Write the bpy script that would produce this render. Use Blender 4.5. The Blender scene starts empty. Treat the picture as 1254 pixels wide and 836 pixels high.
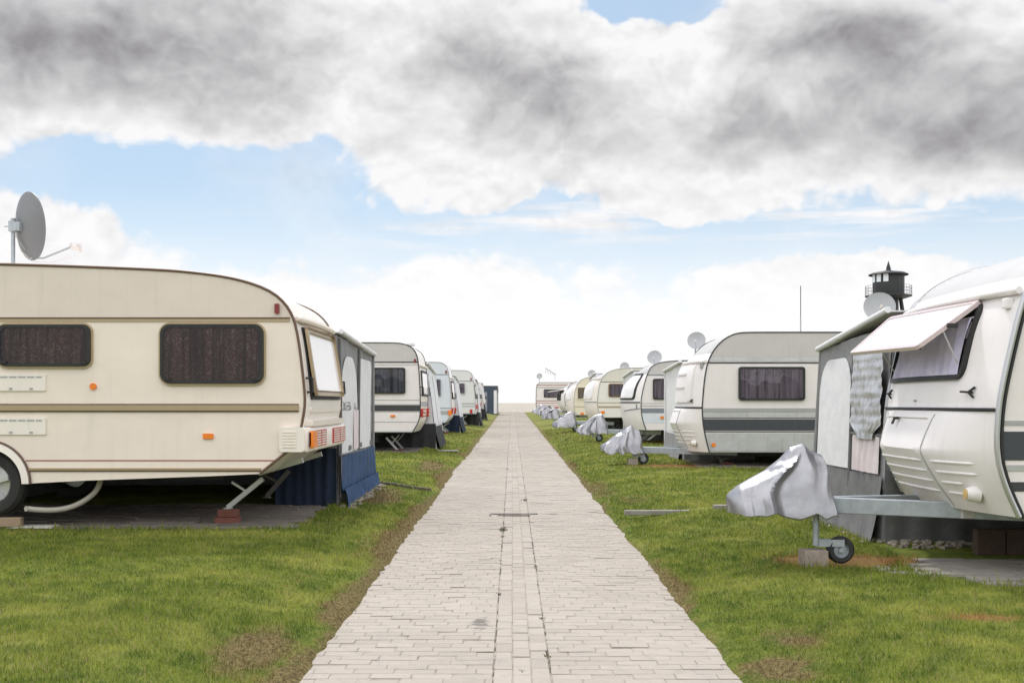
import bpy, bmesh, math, random
import numpy as np
from mathutils import Vector, Matrix
random.seed(7); RNG = np.random.default_rng(7)
R = math.radians
scene = bpy.context.scene
COL = scene.collection
CAMZ = 1.37; F = 1410.0; VX = 627.0; HY = 493.0
def at(px, py, Y):
    return ((px-VX)/F*Y, CAMZ-(py-HY)/F*Y)
def lin(r, g, b):
    def f(c):
        c /= 255.0
        return c/12.92 if c <= .04045 else ((c+.055)/1.055)**2.4
    return (f(r), f(g), f(b), 1)

# ------------------------------------------------------------ noise
def vnoise(x, y, seed=0):
    x = np.asarray(x, float); y = np.asarray(y, float)
    xi = np.floor(x).astype(np.int64); yi = np.floor(y).astype(np.int64)
    fx = x-xi; fy = y-yi
    fx = fx*fx*(3-2*fx); fy = fy*fy*(3-2*fy)
    def h(a, b):
        n = (a*374761393+b*668265263+seed*1442695041) & 0x7fffffff
        n = ((n ^ (n >> 13))*1274126177) & 0x7fffffff
        return ((n ^ (n >> 16)) & 0xffff)/65535.0
    return (h(xi, yi)*(1-fx)+h(xi+1, yi)*fx)*(1-fy)+(h(xi, yi+1)*(1-fx)+h(xi+1, yi+1)*fx)*fy
def fbm(x, y, seed=0, o=4):
    s = 0; a = .5; t = 0
    for i in range(o):
        s = s+a*vnoise(x*2**i, y*2**i, seed+i*17); t += a; a *= .5
    return s/t
def sst(a, b, x):
    t = np.clip((x-a)/(b-a), 0, 1); return t*t*(3-2*t)

# ------------------------------------------------------------ materials
MATS = {}
class NT:
    def __init__(s, tree): s.t = tree; s.n = tree.nodes; s.l = tree.links
    def node(s, typ, ins=None, **kw):
        nd = s.n.new(typ)
        for k, v in kw.items(): setattr(nd, k, v)
        for k, v in (ins or {}).items():
            if hasattr(v, 'is_output') or isinstance(v, bpy.types.NodeSocket): s.l.new(v, nd.inputs[k])
            else: nd.inputs[k].default_value = v
        return nd
    def math(s, op, a, b=0.0, c=None, clamp=False):
        ins = {0: a, 1: b}
        if c is not None: ins[2] = c
        return s.node('ShaderNodeMath', ins, operation=op, use_clamp=clamp).outputs[0]
    def ss(s, x, a, b):
        return s.node('ShaderNodeMapRange', {0: x, 1: a, 2: b, 3: 0.0, 4: 1.0}, interpolation_type='SMOOTHSTEP').outputs[0]
    def mix(s, f, a, b, mode='MIX'):
        nd = s.n.new('ShaderNodeMix'); nd.data_type = 'RGBA'; nd.blend_type = mode
        for i, v in ((0, f), (6, a), (7, b)):
            if isinstance(v, bpy.types.NodeSocket): s.l.new(v, nd.inputs[i])
            else: nd.inputs[i].default_value = v
        return nd.outputs[2]
    def noise(s, vec, scale, detail=4, rough=.55, dist=0, dim='3D'):
        return s.node('ShaderNodeTexNoise', {'Vector': vec, 'Scale': scale, 'Detail': detail, 'Roughness': rough, 'Distortion': dist}, noise_dimensions=dim).outputs[0]
def newmat(name):
    m = bpy.data.materials.new(name); m.use_nodes = True
    t = NT(m.node_tree); t.n.clear()
    out = t.node('ShaderNodeOutputMaterial')
    bs = t.node('ShaderNodeBsdfPrincipled'); t.l.new(bs.outputs[0], out.inputs[0])
    return m, t, bs, out
def paint(name, col, rough=.4, metal=0.0, var=.12, scale=3.0, streak=.12, bump=.0, bscale=60, spec=.5, dirt=(.18, .15, .11, 1), low=None):
    """painted sheet: slight mottling, rain streaks running down, fine bump"""
    if name in MATS: return MATS[name]
    m, t, bs, out = newmat(name)
    g = t.node('ShaderNodeNewGeometry').outputs['Position']
    n1 = t.noise(g, scale, 5)
    c = t.mix(t.math('MULTIPLY', t.ss(n1, .35, .75), var), (*col[:3], 1), tuple(x*.72 for x in col[:3])+(1,))
    mp = t.node('ShaderNodeMapping', {'Vector': g, 'Scale': (9, 9, .7)}).outputs[0]
    n2 = t.noise(mp, 1.6, 5, .65)
    c = t.mix(t.math('MULTIPLY', t.ss(n2, .5, .8), streak), c, dirt)
    t.l.new(c, bs.inputs['Base Color'])
    rr = t.math('ADD', t.math('MULTIPLY', n1, .18), rough-.09)
    t.l.new(rr, bs.inputs['Roughness'])
    bs.inputs['Metallic'].default_value = metal
    bs.inputs['Specular IOR Level'].default_value = spec
    if bump:
        b0 = t.node('ShaderNodeBump', {'Height': t.noise(g, 2.6, 2), 'Strength': .35, 'Distance': .03})
        b = t.node('ShaderNodeBump', {'Height': t.noise(g, bscale, 3), 'Strength': bump, 'Distance': .01, 'Normal': b0.outputs[0]})
        t.l.new(b.outputs[0], bs.inputs['Normal'])
    MATS[name] = m; return m
def cloth(name, col, col2=None, wave=None, rough=.85, bump=.3, metal=0.0, trans=0.0):
    if name in MATS: return MATS[name]
    m, t, bs, out = newmat(name)
    g = t.node('ShaderNodeNewGeometry').outputs['Position']
    n1 = t.noise(g, 6, 5)
    c = t.mix(t.ss(n1, .3, .75), (*col[:3], 1), (*(col2 or tuple(x*.8 for x in col[:3]))[:3], 1))
    t.l.new(c, bs.inputs['Base Color'])
    bs.inputs['Roughness'].default_value = rough; bs.inputs['Metallic'].default_value = metal
    b = t.node('ShaderNodeBump', {'Height': t.noise(g, 9, 5, .6, 1.2), 'Strength': bump, 'Distance': .014})
    t.l.new(b.outputs[0], bs.inputs['Normal'])
    MATS[name] = m; return m
def glass(name, tint=(.62, .6, .6), gloss=1.0, rough=.02):
    if name in MATS: return MATS[name]
    m, t, bs, out = newmat(name); t.n.remove(bs)
    tr = t.node('ShaderNodeBsdfTransparent', {0: (*tint, 1)})
    g = t.node('ShaderNodeNewGeometry').outputs['Position']
    b = t.node('ShaderNodeBump', {'Height': t.noise(g, 2.5, 1), 'Strength': .15, 'Distance': .05}).outputs[0]
    gl = t.node('ShaderNodeBsdfGlossy', {'Color': (gloss, gloss, gloss, 1), 'Roughness': rough, 'Normal': b})
    fr = t.math('ADD', t.math('MULTIPLY', t.node('ShaderNodeFresnel', {'IOR': 1.5}).outputs[0], 1.0), .03)
    mx = t.node('ShaderNodeMixShader', {0: fr, 1: tr.outputs[0], 2: gl.outputs[0]})
    t.l.new(mx.outputs[0], out.inputs[0]); MATS[name] = m; return m

CREAM = paint('cream_enamel', (.84, .745, .665), .38, streak=.08, bump=.12, bscale=300)
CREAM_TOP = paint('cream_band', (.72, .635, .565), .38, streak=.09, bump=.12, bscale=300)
CREAM_END = paint('cream_plastic', (.84, .78, .72), .32, streak=.12)
WHITE = paint('white_enamel', (.80, .75, .75), .38, streak=.10, bump=.12, bscale=300)
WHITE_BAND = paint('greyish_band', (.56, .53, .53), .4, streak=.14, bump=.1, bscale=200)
WHITE_END = paint('white_plastic', (.84, .80, .80), .33, streak=.10)
BLUEWHITE = paint('bluish_enamel', (.66, .70, .76), .4)
GREENWHITE = paint('pale_grey_enamel', (.70, .70, .70), .4)
BEIGE = paint('beige_enamel', (.76, .69, .56), .42)
GOLD = paint('gold_trim', (.46, .36, .23), .35, metal=.6, streak=.05)
BROWN = paint('brown_trim', (.13, .075, .05), .45)
REDLINE = paint('red_line', (.28, .05, .04), .45)
DARKLINE = paint('dark_line', (.045, .045, .05), .45)
GREYBLUE = paint('grey_stripe', (.20, .23, .27), .45)
DARKSTRIPE = paint('charcoal_stripe', (.05, .054, .066), .45)
MIDGREY = paint('mid_grey', (.38, .38, .38), .5)
ALU = paint('ribbed_alu', (.62, .62, .64), .38, metal=.75, var=.4, streak=.3, bump=.3, bscale=120)
ALUTRIM = paint('alu_trim', (.55, .55, .57), .35, metal=.7)
GALV = paint('galvanised_steel', (.42, .46, .50), .5, metal=.55, var=.6, scale=18, streak=.25)
RUSTY = paint('dull_steel', (.16, .15, .14), .7, metal=.3, var=.5, scale=14)
CHASSIS = paint('chassis_black', (.035, .035, .035), .7)
RUBBER = paint('black_rubber', (.02, .02, .02), .6)
TYRE = paint('tyre_rubber', (.025, .025, .026), .75, bump=.3, bscale=90)
RIM = paint('wheel_silver', (.62, .62, .63), .35, metal=.7)
DISHM = paint('dish_grey', (.40, .41, .43), .5, var=.3)
ORANGE = paint('orange_lens', (.85, .22, .02), .25, streak=0)
RED = paint('red_lens', (.50, .03, .03), .25, streak=0)
DARKRED = paint('dark_red_lens', (.22, .03, .03), .3, streak=0)
LENSWHITE = paint('white_lens', (.75, .70, .68), .25, streak=0)
BRASS = paint('yellow_lens', (.65, .45, .16), .4)
BRICKM = paint('clay_brick', (.20, .075, .055), .85, var=.6, scale=20, bump=.5)
STONEM = paint('concrete_block', (.36, .30, .26), .9, var=.8, scale=22, bump=.8, bscale=90)
WOODM = paint('weathered_timber', (.33, .24, .16), .8, var=.6, scale=16)
HOSE = paint('grey_hose', (.42, .39, .34), .5)
TOWERM = paint('black_painted_steel', (.022, .024, .027), .5)
CUR_BROWN = cloth('brown_lace_curtain', (.055, .030, .030), (.10, .065, .062))
CUR_LILAC = cloth('lilac_curtain', (.68, .65, .80), (.50, .47, .64))
CUR_GREY = cloth('mauve_net_curtain', (.34, .29, .36), (.16, .14, .18))
CUR_BLUE = cloth('blue_grey_curtain', (.26, .29, .37), (.06, .07, .10))
CUR_BEIGE = cloth('beige_blind', (.52, .43, .33), (.48, .40, .31))
def lace(name, base, motif):
    m, t, bs, out = newmat(name); g = t.node('ShaderNodeNewGeometry').outputs['Position']
    mp = t.node('ShaderNodeMapping', {'Vector': g, 'Scale': (1, .3, .8)}).outputs[0]
    v1 = t.ss(t.noise(mp, 42, 3, .6, 1.6), .52, .60); v2 = t.noise(t.node('ShaderNodeMapping', {'Vector': g, 'Scale': (14, 4, .5)}).outputs[0], 1.5, 3)
    c = t.mix(t.math('MULTIPLY', v1, .8), (*base, 1), (*motif, 1)); c = t.mix(t.ss(v2, .35, .7), c, tuple(q*.35 for q in base)+(1,))  # stretched noise darkens upright streaks, painting in the shade of curtain folds
    t.l.new(c, bs.inputs['Base Color']); bs.inputs['Roughness'].default_value = .9; return m
CUR_BROWN = lace('brown_lace', (.17, .085, .08), (.46, .36, .34)); CUR_GREY = lace('mauve_net', (.46, .39, .50), (.56, .50, .60)); CUR_BLUE = lace('blue_grey_net', (.22, .25, .33), (.34, .37, .44))
GLASSM = glass('tinted_glass', (.84, .82, .82), .55); GLASSC = glass('clear_glass', (.88, .88, .9))
CAN_W = cloth('white_canvas', (.76, .76, .78), (.68, .68, .71))
CAN_W2 = cloth('aged_canvas', (.74, .74, .75), (.66, .66, .68))
CAN_G = cloth('grey_canvas', (.27, .27, .275), (.23, .23, .24))
CAN_DG = cloth('dark_grey_canvas', (.13, .13, .135), (.19, .19, .195))
CAN_BLUE = cloth('blue_canvas', (.035, .080, .18), (.025, .052, .12), bump=.8)
CAN_NAVY_SHADE = cloth('navy_shaded_blue_canvas', (.010, .020, .048), (.014, .028, .062), bump=.5)  # navy hem colour, also the blue skirt with shade put into it
CAN_BLACK = cloth('black_canvas', (.03, .032, .036), (.045, .045, .05), bump=.5)
CAN_RED = cloth('pinkish_canvas', (.66, .56, .58), (.72, .66, .68))
SILVERQ = cloth('quilted_silver', (.62, .62, .64), (.5, .5, .53), rough=.38, metal=.55, bump=.8)
SILVER = cloth('silver_tarpaulin', (.37, .37, .395), (.27, .27, .29), rough=.33, metal=.75, bump=.22)
ACRYL = paint('milky_acrylic', (.86, .83, .84), .12, streak=.06, spec=.8)

# ------------------------------------------------------------ mesh builder
def off_of(parent):
    o = Vector((0, 0, 0))
    while parent is not None:
        o += parent.location; parent = parent.parent
    return o
def link(name, verts, faces, mat, parent=None, smooth=False, loc=None):
    o0 = off_of(parent)
    if loc is not None: o0 = o0+Vector(loc)-off_of(parent)
    v = np.asarray(verts, float)-np.array(o0)
    me = bpy.data.meshes.new(name); me.from_pydata(v.tolist(), [], faces); me.validate(); me.update()
    bm = bmesh.new(); bm.from_mesh(me); bmesh.ops.recalc_face_normals(bm, faces=bm.faces)
    bm.to_mesh(me); bm.free()
    if smooth:
        me.polygons.foreach_set('use_smooth', [True]*len(me.polygons))
        try: me.set_sharp_from_angle(angle=R(38))
        except Exception: pass
    me.materials.append(mat)
    o = bpy.data.objects.new(name, me); COL.objects.link(o); o.parent = parent
    if loc is not None: o.location = Vector(loc)-off_of(parent)
    return o
class MB:
    def __init__(s): s.v = []; s.f = []
    def add(s, V, Fc):
        b = len(s.v); s.v += [tuple(map(float, p)) for p in V]; s.f += [tuple(b+i for i in f) for f in Fc]; return s
    def box(s, c, d, rot=None):
        hx, hy, hz = d[0]/2, d[1]/2, d[2]/2
        P = [Vector((x, y, z)) for x in (-hx, hx) for y in (-hy, hy) for z in (-hz, hz)]
        if rot is not None: P = [rot @ p for p in P]
        c = Vector(c)
        return s.add([c+p for p in P], [(0, 1, 3, 2), (4, 6, 7, 5), (0, 4, 5, 1), (2, 3, 7, 6), (0, 2, 6, 4), (1, 5, 7, 3)])
    def bar(s, a, b, w, h=None):
        a = Vector(a); b = Vector(b); h = h or w; d = (b-a); L = d.length; d.normalize()
        up = Vector((0, 0, 1)) if abs(d.z) < .95 else Vector((0, 1, 0))
        x = d.cross(up).normalized(); z = x.cross(d)
        rot = Matrix((x, d, z)).transposed()
        return s.box((a+b)/2, (w, L, h), rot)
    def tube(s, pts, r, n=10, caps=True):
        pts = [Vector(p) for p in pts]; rr = r if isinstance(r, (list, tuple)) else [r]*len(pts)
        V = []; Fc = []; pv = None
        for i, p in enumerate(pts):
            d = (pts[min(i+1, len(pts)-1)]-pts[max(i-1, 0)]).normalized()
            if pv is None: u = d.cross(Vector((0, 0, 1)) if abs(d.z) < .9 else Vector((0, 1, 0))).normalized()
            else: u = (pv-d*pv.dot(d)).normalized()
            pv = u; w = d.cross(u)
            for k in range(n):
                a = 2*math.pi*k/n; V.append(p+(u*math.cos(a)+w*math.sin(a))*rr[i])
        for i in range(len(pts)-1):
            for k in range(n):
                Fc.append((i*n+k, i*n+(k+1) % n, (i+1)*n+(k+1) % n, (i+1)*n+k))
        if caps: Fc += [tuple(range(n))[::-1], tuple((len(pts)-1)*n+k for k in range(n))]
        return s.add(V, Fc)
    def lathe(s, c, axis, prof, n=32):
        """prof = [(radius, height along axis)]"""
        c = Vector(c); ax = Vector(axis).normalized()
        u = ax.cross(Vector((0, 0, 1)) if abs(ax.z) < .9 else Vector((1, 0, 0))).normalized(); w = ax.cross(u)
        V = []; Fc = []
        for (r, h) in prof:
            for k in range(n):
                a = 2*math.pi*k/n; V.append(c+ax*h+(u*math.cos(a)+w*math.sin(a))*max(r, 1e-4))
        for i in range(len(prof)-1):
            for k in range(n):
                Fc.append((i*n+k, i*n+(k+1) % n, (i+1)*n+(k+1) % n, (i+1)*n+k))
        return s.add(V, Fc)
    def build(s, name, mat, parent=None, smooth=False, loc=None, bevel=0):
        o = link(name, s.v, s.f, mat, parent, smooth, loc)
        if bevel:
            md = o.modifiers.new('bevel', 'BEVEL'); md.width = bevel; md.segments = 2; md.limit_method = 'ANGLE'
        return o
def tag(o, label=None, cat=None, group=None, kind=None):
    if label: o['label'] = label
    if cat: o['category'] = cat
    if group: o['group'] = group
    if kind: o['kind'] = kind
    return o
def empty(name, loc, label, cat, group=None):
    o = bpy.data.objects.new(name, None); COL.objects.link(o); o.location = loc
    o.empty_display_size = .1
    return tag(o, label, cat, group)

# ------------------------------------------------------------ patches laid over a surface M(a, b, off)
def rrect(a0, b0, a1, b1, r, n=6):
    P = rrect0(a0, b0, a1, b1, r, n)
    if r <= 0 or max(abs(a1-a0), abs(b1-b0)) < .3: return P
    Q = []
    for i, p in enumerate(P):
        q = P[(i+1) % len(P)]; L = math.hypot(q[0]-p[0], q[1]-p[1]); k = max(1, min(10, int(L/.14)))
        for j in range(k): Q.append((p[0]+(q[0]-p[0])*j/k, p[1]+(q[1]-p[1])*j/k))
    return Q
def rrect0(a0, b0, a1, b1, r, n=6):
    r = max(0, min(r, abs(a1-a0)/2*.99, abs(b1-b0)/2*.99))
    if r <= 0: 
        P = []
        for (p, q) in (((a0, b0), (a1, b0)), ((a1, b0), (a1, b1)), ((a1, b1), (a0, b1)), ((a0, b1), (a0, b0))):
            for k in range(4): P.append((p[0]+(q[0]-p[0])*k/4, p[1]+(q[1]-p[1])*k/4))
        return P
    P = []
    for cx, cy, s0 in ((a1-r, b1-r, 0), (a0+r, b1-r, 1), (a0+r, b0+r, 2), (a1-r, b0+r, 3)):
        for k in range(n+1):
            t = (s0+k/n)*math.pi/2; P.append((cx+r*math.cos(t), cy+r*math.sin(t)))
    return P
def slab(mb, M, outline, off, th):
    """filled panel standing off..off+th above the surface"""
    n = len(outline); ca = sum(p[0] for p in outline)/n; cb = sum(p[1] for p in outline)/n
    V = [M(a, b, off) for a, b in outline]; rings = (1, .86, .7, .52, .34, .16) if n > 30 else (1, .72, .42)
    for q in rings: V += [M(ca+(a-ca)*q, cb+(b-cb)*q, off+th) for a, b in outline]
    V.append(M(ca, cb, off+th)); Fc = []
    for i in range(len(rings)):
        for k in range(n): Fc.append((i*n+k, i*n+(k+1) % n, (i+1)*n+(k+1) % n, (i+1)*n+k))
    for k in range(n): Fc.append((len(rings)*n+k, len(rings)*n+(k+1) % n, len(V)-1))
    return mb.add(V, Fc)
def match(out, inn):
    o0, o1, p0, p1 = min(a for a, b in out), max(a for a, b in out), min(b for a, b in out), max(b for a, b in out)
    i0, i1, j0, j1 = min(a for a, b in inn), max(a for a, b in inn), min(b for a, b in inn), max(b for a, b in inn)
    return [(i0+(a-o0)/(o1-o0)*(i1-i0), j0+(b-p0)/(p1-p0)*(j1-j0)) for a, b in out]
def ring(mb, M, out, inn, off, th):
    n = len(out)
    if len(inn) != n:
        ca = sum(p[0] for p in inn)/len(inn); inn = match(out, inn)
    V = [M(a, b, off) for a, b in out]+[M(a, b, off+th) for a, b in out]+[M(a, b, off+th) for a, b in inn]+[M(a, b, off) for a, b in inn]
    Fc = []
    for i in range(3):
        for k in range(n): Fc.append((i*n+k, i*n+(k+1) % n, (i+1)*n+(k+1) % n, (i+1)*n+k))
    return mb.add(V, Fc)
def pleats(mb, M, a0, b0, a1, b1, off, amp, nw, gather=0, na=None):
    na = na or nw*6; nb = 8; V = []
    ph = random.random()*6; k2 = random.uniform(.25, .45)
    for j in range(nb+1):
        for i in range(na+1):
            u = i/na; w = j/nb
            x = a0+(a1-a0)*u; uu = u+.012*math.sin(w*3+u*9)
            h = (math.sin(uu*nw*2*math.pi+ph)+.5*math.sin(uu*nw*k2*2*math.pi*2+1.3))/1.5
            V.append(M(x, b0+(b1-b0)*w, off+amp*(.5+.5*h)*(1-gather*w)))
    Fc = [(j*(na+1)+i, j*(na+1)+i+1, (j+1)*(na+1)+i+1, (j+1)*(na+1)+i) for j in range(nb) for i in range(na)]
    return mb.add(V, Fc)
def window(M, rect, parent, fm, cur, r=.05, fw=.03, curtain_n=14, outer=None, name='side_window', gm=None, th=.045, split=False):
    a0, b0, a1, b1 = rect
    o = rrect(a0, b0, a1, b1, r); i = rrect(a0+fw, b0+fw, a1-fw, b1-fw, max(r-fw*.6, .01))
    f = ring(MB(), M, o, i, -.002, th).build(name, fm, parent, True)
    if outer is not None:
        e = .018
        ring(MB(), M, rrect(a0-e, b0-e, a1+e, b1+e, r+e), rrect(a0-.001, b0-.001, a1+.001, b1+.001, r), -.002, th*.55).build('outer_frame', outer, f, True)
    mb = MB()
    pleats(mb, M, a0+fw*.8, b0+fw*.8, a1-fw*.8, b1-fw*.8, .002, .030, curtain_n)
    mb.build('curtain', cur, f, True)
    slab(MB(), M, i, .034, .005).build('pane', gm or GLASSM, f, True)
    if split:
        am = (a0+a1)/2
    for a in (a0+fw*2.2, a1-fw*2.2):
        slab(MB(), M, rrect(a-.03, b0+fw*.9, a+.03, b0+fw*.9+.022, .008), .036, .018).build('latch', RUBBER, f, True)
    return f

def smooth_poly(pts, it=2):
    for _ in range(it):
        q = [pts[0]]
        for a, b in zip(pts[:-1], pts[1:]):
            q.append((a[0]*.75+b[0]*.25, a[1]*.75+b[1]*.25)); q.append((a[0]*.25+b[0]*.75, a[1]*.25+b[1]*.75))
        q.append(pts[-1]); pts = q
    return pts
def resample(pts, step):
    out = [pts[0]]
    for a, b in zip(pts[:-1], pts[1:]):
        L = math.hypot(b[0]-a[0], b[1]-a[1]); n = max(1, int(round(L/step)))
        for k in range(1, n+1): out.append((a[0]+(b[0]-a[0])*k/n, a[1]+(b[1]-a[1])*k/n))
    return out

# ------------------------------------------------------------ terrain
GS = .005
def path_z(Y): return GS*np.clip(Y, -5, 108)
def edge_x(Y, side):
    s = 31 if side < 0 else 77
    e = np.where(side < 0, 1.03, 1.11)+.06*(fbm(Y*1.1, Y*0+3.3, s, 4)-.5)*2*.75
    e = e+np.where(side < 0, .035, .02)*(vnoise(Y*7, Y*0+1, s+5)-.5)
    if side < 0: e = e+.06*np.exp(-((Y-22)/2.5)**2)
    return e
def ground_z(X, Y):
    X = np.asarray(X, float); Y = np.asarray(Y, float)
    e = np.where(X < 0, edge_x(Y, -1), edge_x(Y, 1))
    d = np.abs(X)-e
    base = path_z(Y)
    fade = 1-sst(98, 106, Y)
    lawn = -.035+.075*sst(-.05, .05, d)+.10*sst(.0, 1.0, d)
    lawn = lawn+.05*(fbm(X*.9, Y*.9, 11, 3)-.5)*sst(.1, 1, d)+.012*(fbm(X*5, Y*5, 12, 3)-.5)*sst(0, .2, d)
    z = base+lawn*fade
    z = z-.035*(1-fade)*(np.abs(X) < 1.3)
    z = z+(.25*(fbm(X*.03, Y*.03, 5, 3)-.5))*sst(110, 200, Y)
    return z
def gz(x, y): return float(ground_z(np.array([x]), np.array([y]))[0])

def sheet(name, xs, ys, zf, mat):
    gx, gy = np.meshgrid(xs, ys); z = zf(gx, gy)
    nx, ny = len(xs), len(ys)
    v = np.stack([gx, gy, z], -1).reshape(-1, 3)
    idx = np.arange(nx*ny).reshape(ny, nx)
    f = np.stack([idx[:-1, :-1], idx[:-1, 1:], idx[1:, 1:], idx[1:, :-1]], -1).reshape(-1, 4)
    me = mesh_np(name, v, f)
    me.polygons.foreach_set('use_smooth', np.ones(len(f), bool))
    me.materials.append(mat); o = bpy.data.objects.new(name, me); COL.objects.link(o); return o
def mesh_np(name, v, f):
    me = bpy.data.meshes.new(name); n = len(f); k = f.shape[1]
    me.vertices.add(len(v)); me.vertices.foreach_set('co', v.astype(np.float32).ravel())
    me.loops.add(n*k); me.loops.foreach_set('vertex_index', f.astype(np.int32).ravel())
    me.polygons.add(n); me.polygons.foreach_set('loop_start', (np.arange(n)*k).astype(np.int32))
    try: me.polygons.foreach_set('loop_total', np.full(n, k, np.int32))
    except Exception: pass
    me.polygons.foreach_set('use_smooth', np.zeros(n, bool)); me.update(calc_edges=True); return me

# dry/bare places in the lawn: (x, y, rx, ry)
BARE = [(2.5, 8.62, .72, .36, 1), (3.1, 20.6, 1.2, .6, 1), (1.5, 6.2, .25, .4, .65), (1.3, 5.6, .3, .4, .8), (3.6, 30.8, 1.0, .7, .9),
        (-1.5, 8.2, .2, .9, .4), (-1.32, 6.0, .26, .8, .8), (-1.3, 10.2, .16, 1.3, .5), (-3.0, 5.5, .4, .3, .4), (1.25, 16.5, .35, 2.5, .6),
        (1.5, 14.5, .35, .8, .6), (-1.5, 21.5, .35, 2.2, .8), (2.6, 6.35, .4, .14, .6), (3.3, 6.5, .3, .12, .5), (-1.65, 14.6, .4, 1.7, .7), (3.4, 40, 1.2, .8, .8)]
def grass_color(t):
    """shared by the turf and its blades: colour from place only, paler towards the far end"""
    g = t.node('ShaderNodeNewGeometry').outputs['Position']
    sp = t.node('ShaderNodeSeparateXYZ', {0: g}); x, y = sp.outputs[0], sp.outputs[1]
    flat = t.node('ShaderNodeCombineXYZ', {0: x, 1: y, 2: 0.0}).outputs[0]
    n1 = t.noise(flat, 1.1, 5, .6); n2 = t.noise(flat, 5.5, 4, .6); n3 = t.noise(flat, 30, 3, .6); n0 = t.noise(flat, .35, 3, .5)
    c = t.mix(t.ss(n2, .3, .7), (.066, .118, .016, 1), (.20, .245, .038, 1))
    c = t.mix(t.math('MULTIPLY', t.ss(n1, .44, .68), .65), c, (.34, .35, .085, 1))
    c = t.mix(t.math('MULTIPLY', t.ss(n3, .54, .72), .35), c, (.30, .26, .10, 1))
    ax = t.math('ABSOLUTE', x)
    left = t.math('LESS_THAN', x, 0.0)
    wdt = t.math('ADD', t.math('MULTIPLY_ADD', left, .0, 1.14), t.math('MULTIPLY', t.math('SUBTRACT', n0, .5), .9))
    near = t.math('SUBTRACT', 1.0, t.ss(t.math('SUBTRACT', ax, wdt), -.12, .24))
    bare = t.math('MULTIPLY', near, t.math('MULTIPLY_ADD', left, .12, .88))
    for (bx, by, rx, ry, a) in BARE:
        dx = t.math('DIVIDE', t.math('SUBTRACT', x, bx), rx); dy = t.math('DIVIDE', t.math('SUBTRACT', y, by), ry)
        q = t.math('ADD', t.math('MULTIPLY', dx, dx), t.math('MULTIPLY', dy, dy))
        e = t.math('MULTIPLY', t.math('EXPONENT', t.math('MULTIPLY', q, -1.0)), a*1.25)
        bare = t.math('MAXIMUM', bare, e)
    w = t.math('ADD', t.math('MULTIPLY', n2, 1.1), t.math('MULTIPLY', n1, .9))
    bm = t.ss(t.math('ADD', bare, t.math('SUBTRACT', w, 1.0)), .38, .85)
    br = t.mix(t.ss(n3, .35, .65), (.10, .068, .035, 1), (.26, .19, .10, 1))
    br = t.mix(t.math('MULTIPLY', t.ss(x, 1.7, 2.2), .6), br, (.40, .19, .075, 1))
    c = t.mix(bm, c, br)
    far = t.ss(y, 14.0, 60.0)  # turf turns paler and yellower with distance
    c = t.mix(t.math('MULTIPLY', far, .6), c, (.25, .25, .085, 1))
    return c, x, y, bm, flat
def bare_np(X, Y):
    ax = np.abs(X); b = .9*(1-sst(1.05, 1.40, ax))
    for (bx, by, rx, ry, a) in BARE: b = np.maximum(b, a*1.25*np.exp(-(((X-bx)/rx)**2+((Y-by)/ry)**2)))
    return b

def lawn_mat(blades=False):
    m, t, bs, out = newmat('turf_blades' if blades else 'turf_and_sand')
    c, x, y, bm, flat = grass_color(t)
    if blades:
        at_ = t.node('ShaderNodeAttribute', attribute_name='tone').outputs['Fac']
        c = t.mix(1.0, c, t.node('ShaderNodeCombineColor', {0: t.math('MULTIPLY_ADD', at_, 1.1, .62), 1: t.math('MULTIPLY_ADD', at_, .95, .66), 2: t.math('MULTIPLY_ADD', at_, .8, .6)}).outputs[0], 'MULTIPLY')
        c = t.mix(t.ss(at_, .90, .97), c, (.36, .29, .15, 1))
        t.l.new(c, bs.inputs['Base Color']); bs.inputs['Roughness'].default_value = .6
        bs.inputs['Specular IOR Level'].default_value = .3
        tr = t.node('ShaderNodeBsdfTranslucent', {0: c}); mx = t.node('ShaderNodeMixShader', {0: .38, 1: bs.outputs[0], 2: tr.outputs[0]})
        t.l.new(mx.outputs[0], out.inputs[0])
    else:
        nf = t.noise(flat, 60, 3, .7)
        c = t.mix(.35, c, t.mix(t.ss(nf, .35, .65), (.03, .035, .010, 1), (.20, .20, .05, 1)))
        sand = t.mix(t.ss(t.noise(flat, .08, 4), .3, .7), (.34, .31, .27, 1), (.44, .40, .35, 1))
        sm = t.ss(t.math('ADD', y, t.math('MULTIPLY', t.noise(flat, .4, 3), 8.0)), 104.0, 109.0)
        c = t.mix(sm, c, sand)
        t.l.new(c, bs.inputs['Base Color']); bs.inputs['Roughness'].default_value = .95
        bs.inputs['Specular IOR Level'].default_value = .1
        b = t.node('ShaderNodeBump', {'Height': t.noise(flat, 45, 4, .7), 'Strength': .8, 'Distance': .03})
        t.l.new(b.outputs[0], bs.inputs['Normal'])
    return m
def geo(a, b, n):  return a*(b/a)**(np.arange(1, n+1)/n)
xs = np.concatenate([np.arange(-9, 9.001, .045)])
xs = np.concatenate([-geo(9, 2500, 50)[::-1], xs, geo(9, 2500, 50)])
ys = np.concatenate([[-60, -30, -12, -4, 0, 2], np.arange(3, 14, .055), np.arange(14, 32, .12), np.arange(32, 112, .5), geo(112, 6000, 60)])
tag(sheet('ground', xs, ys, ground_z, lawn_mat()), kind='structure')

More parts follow.
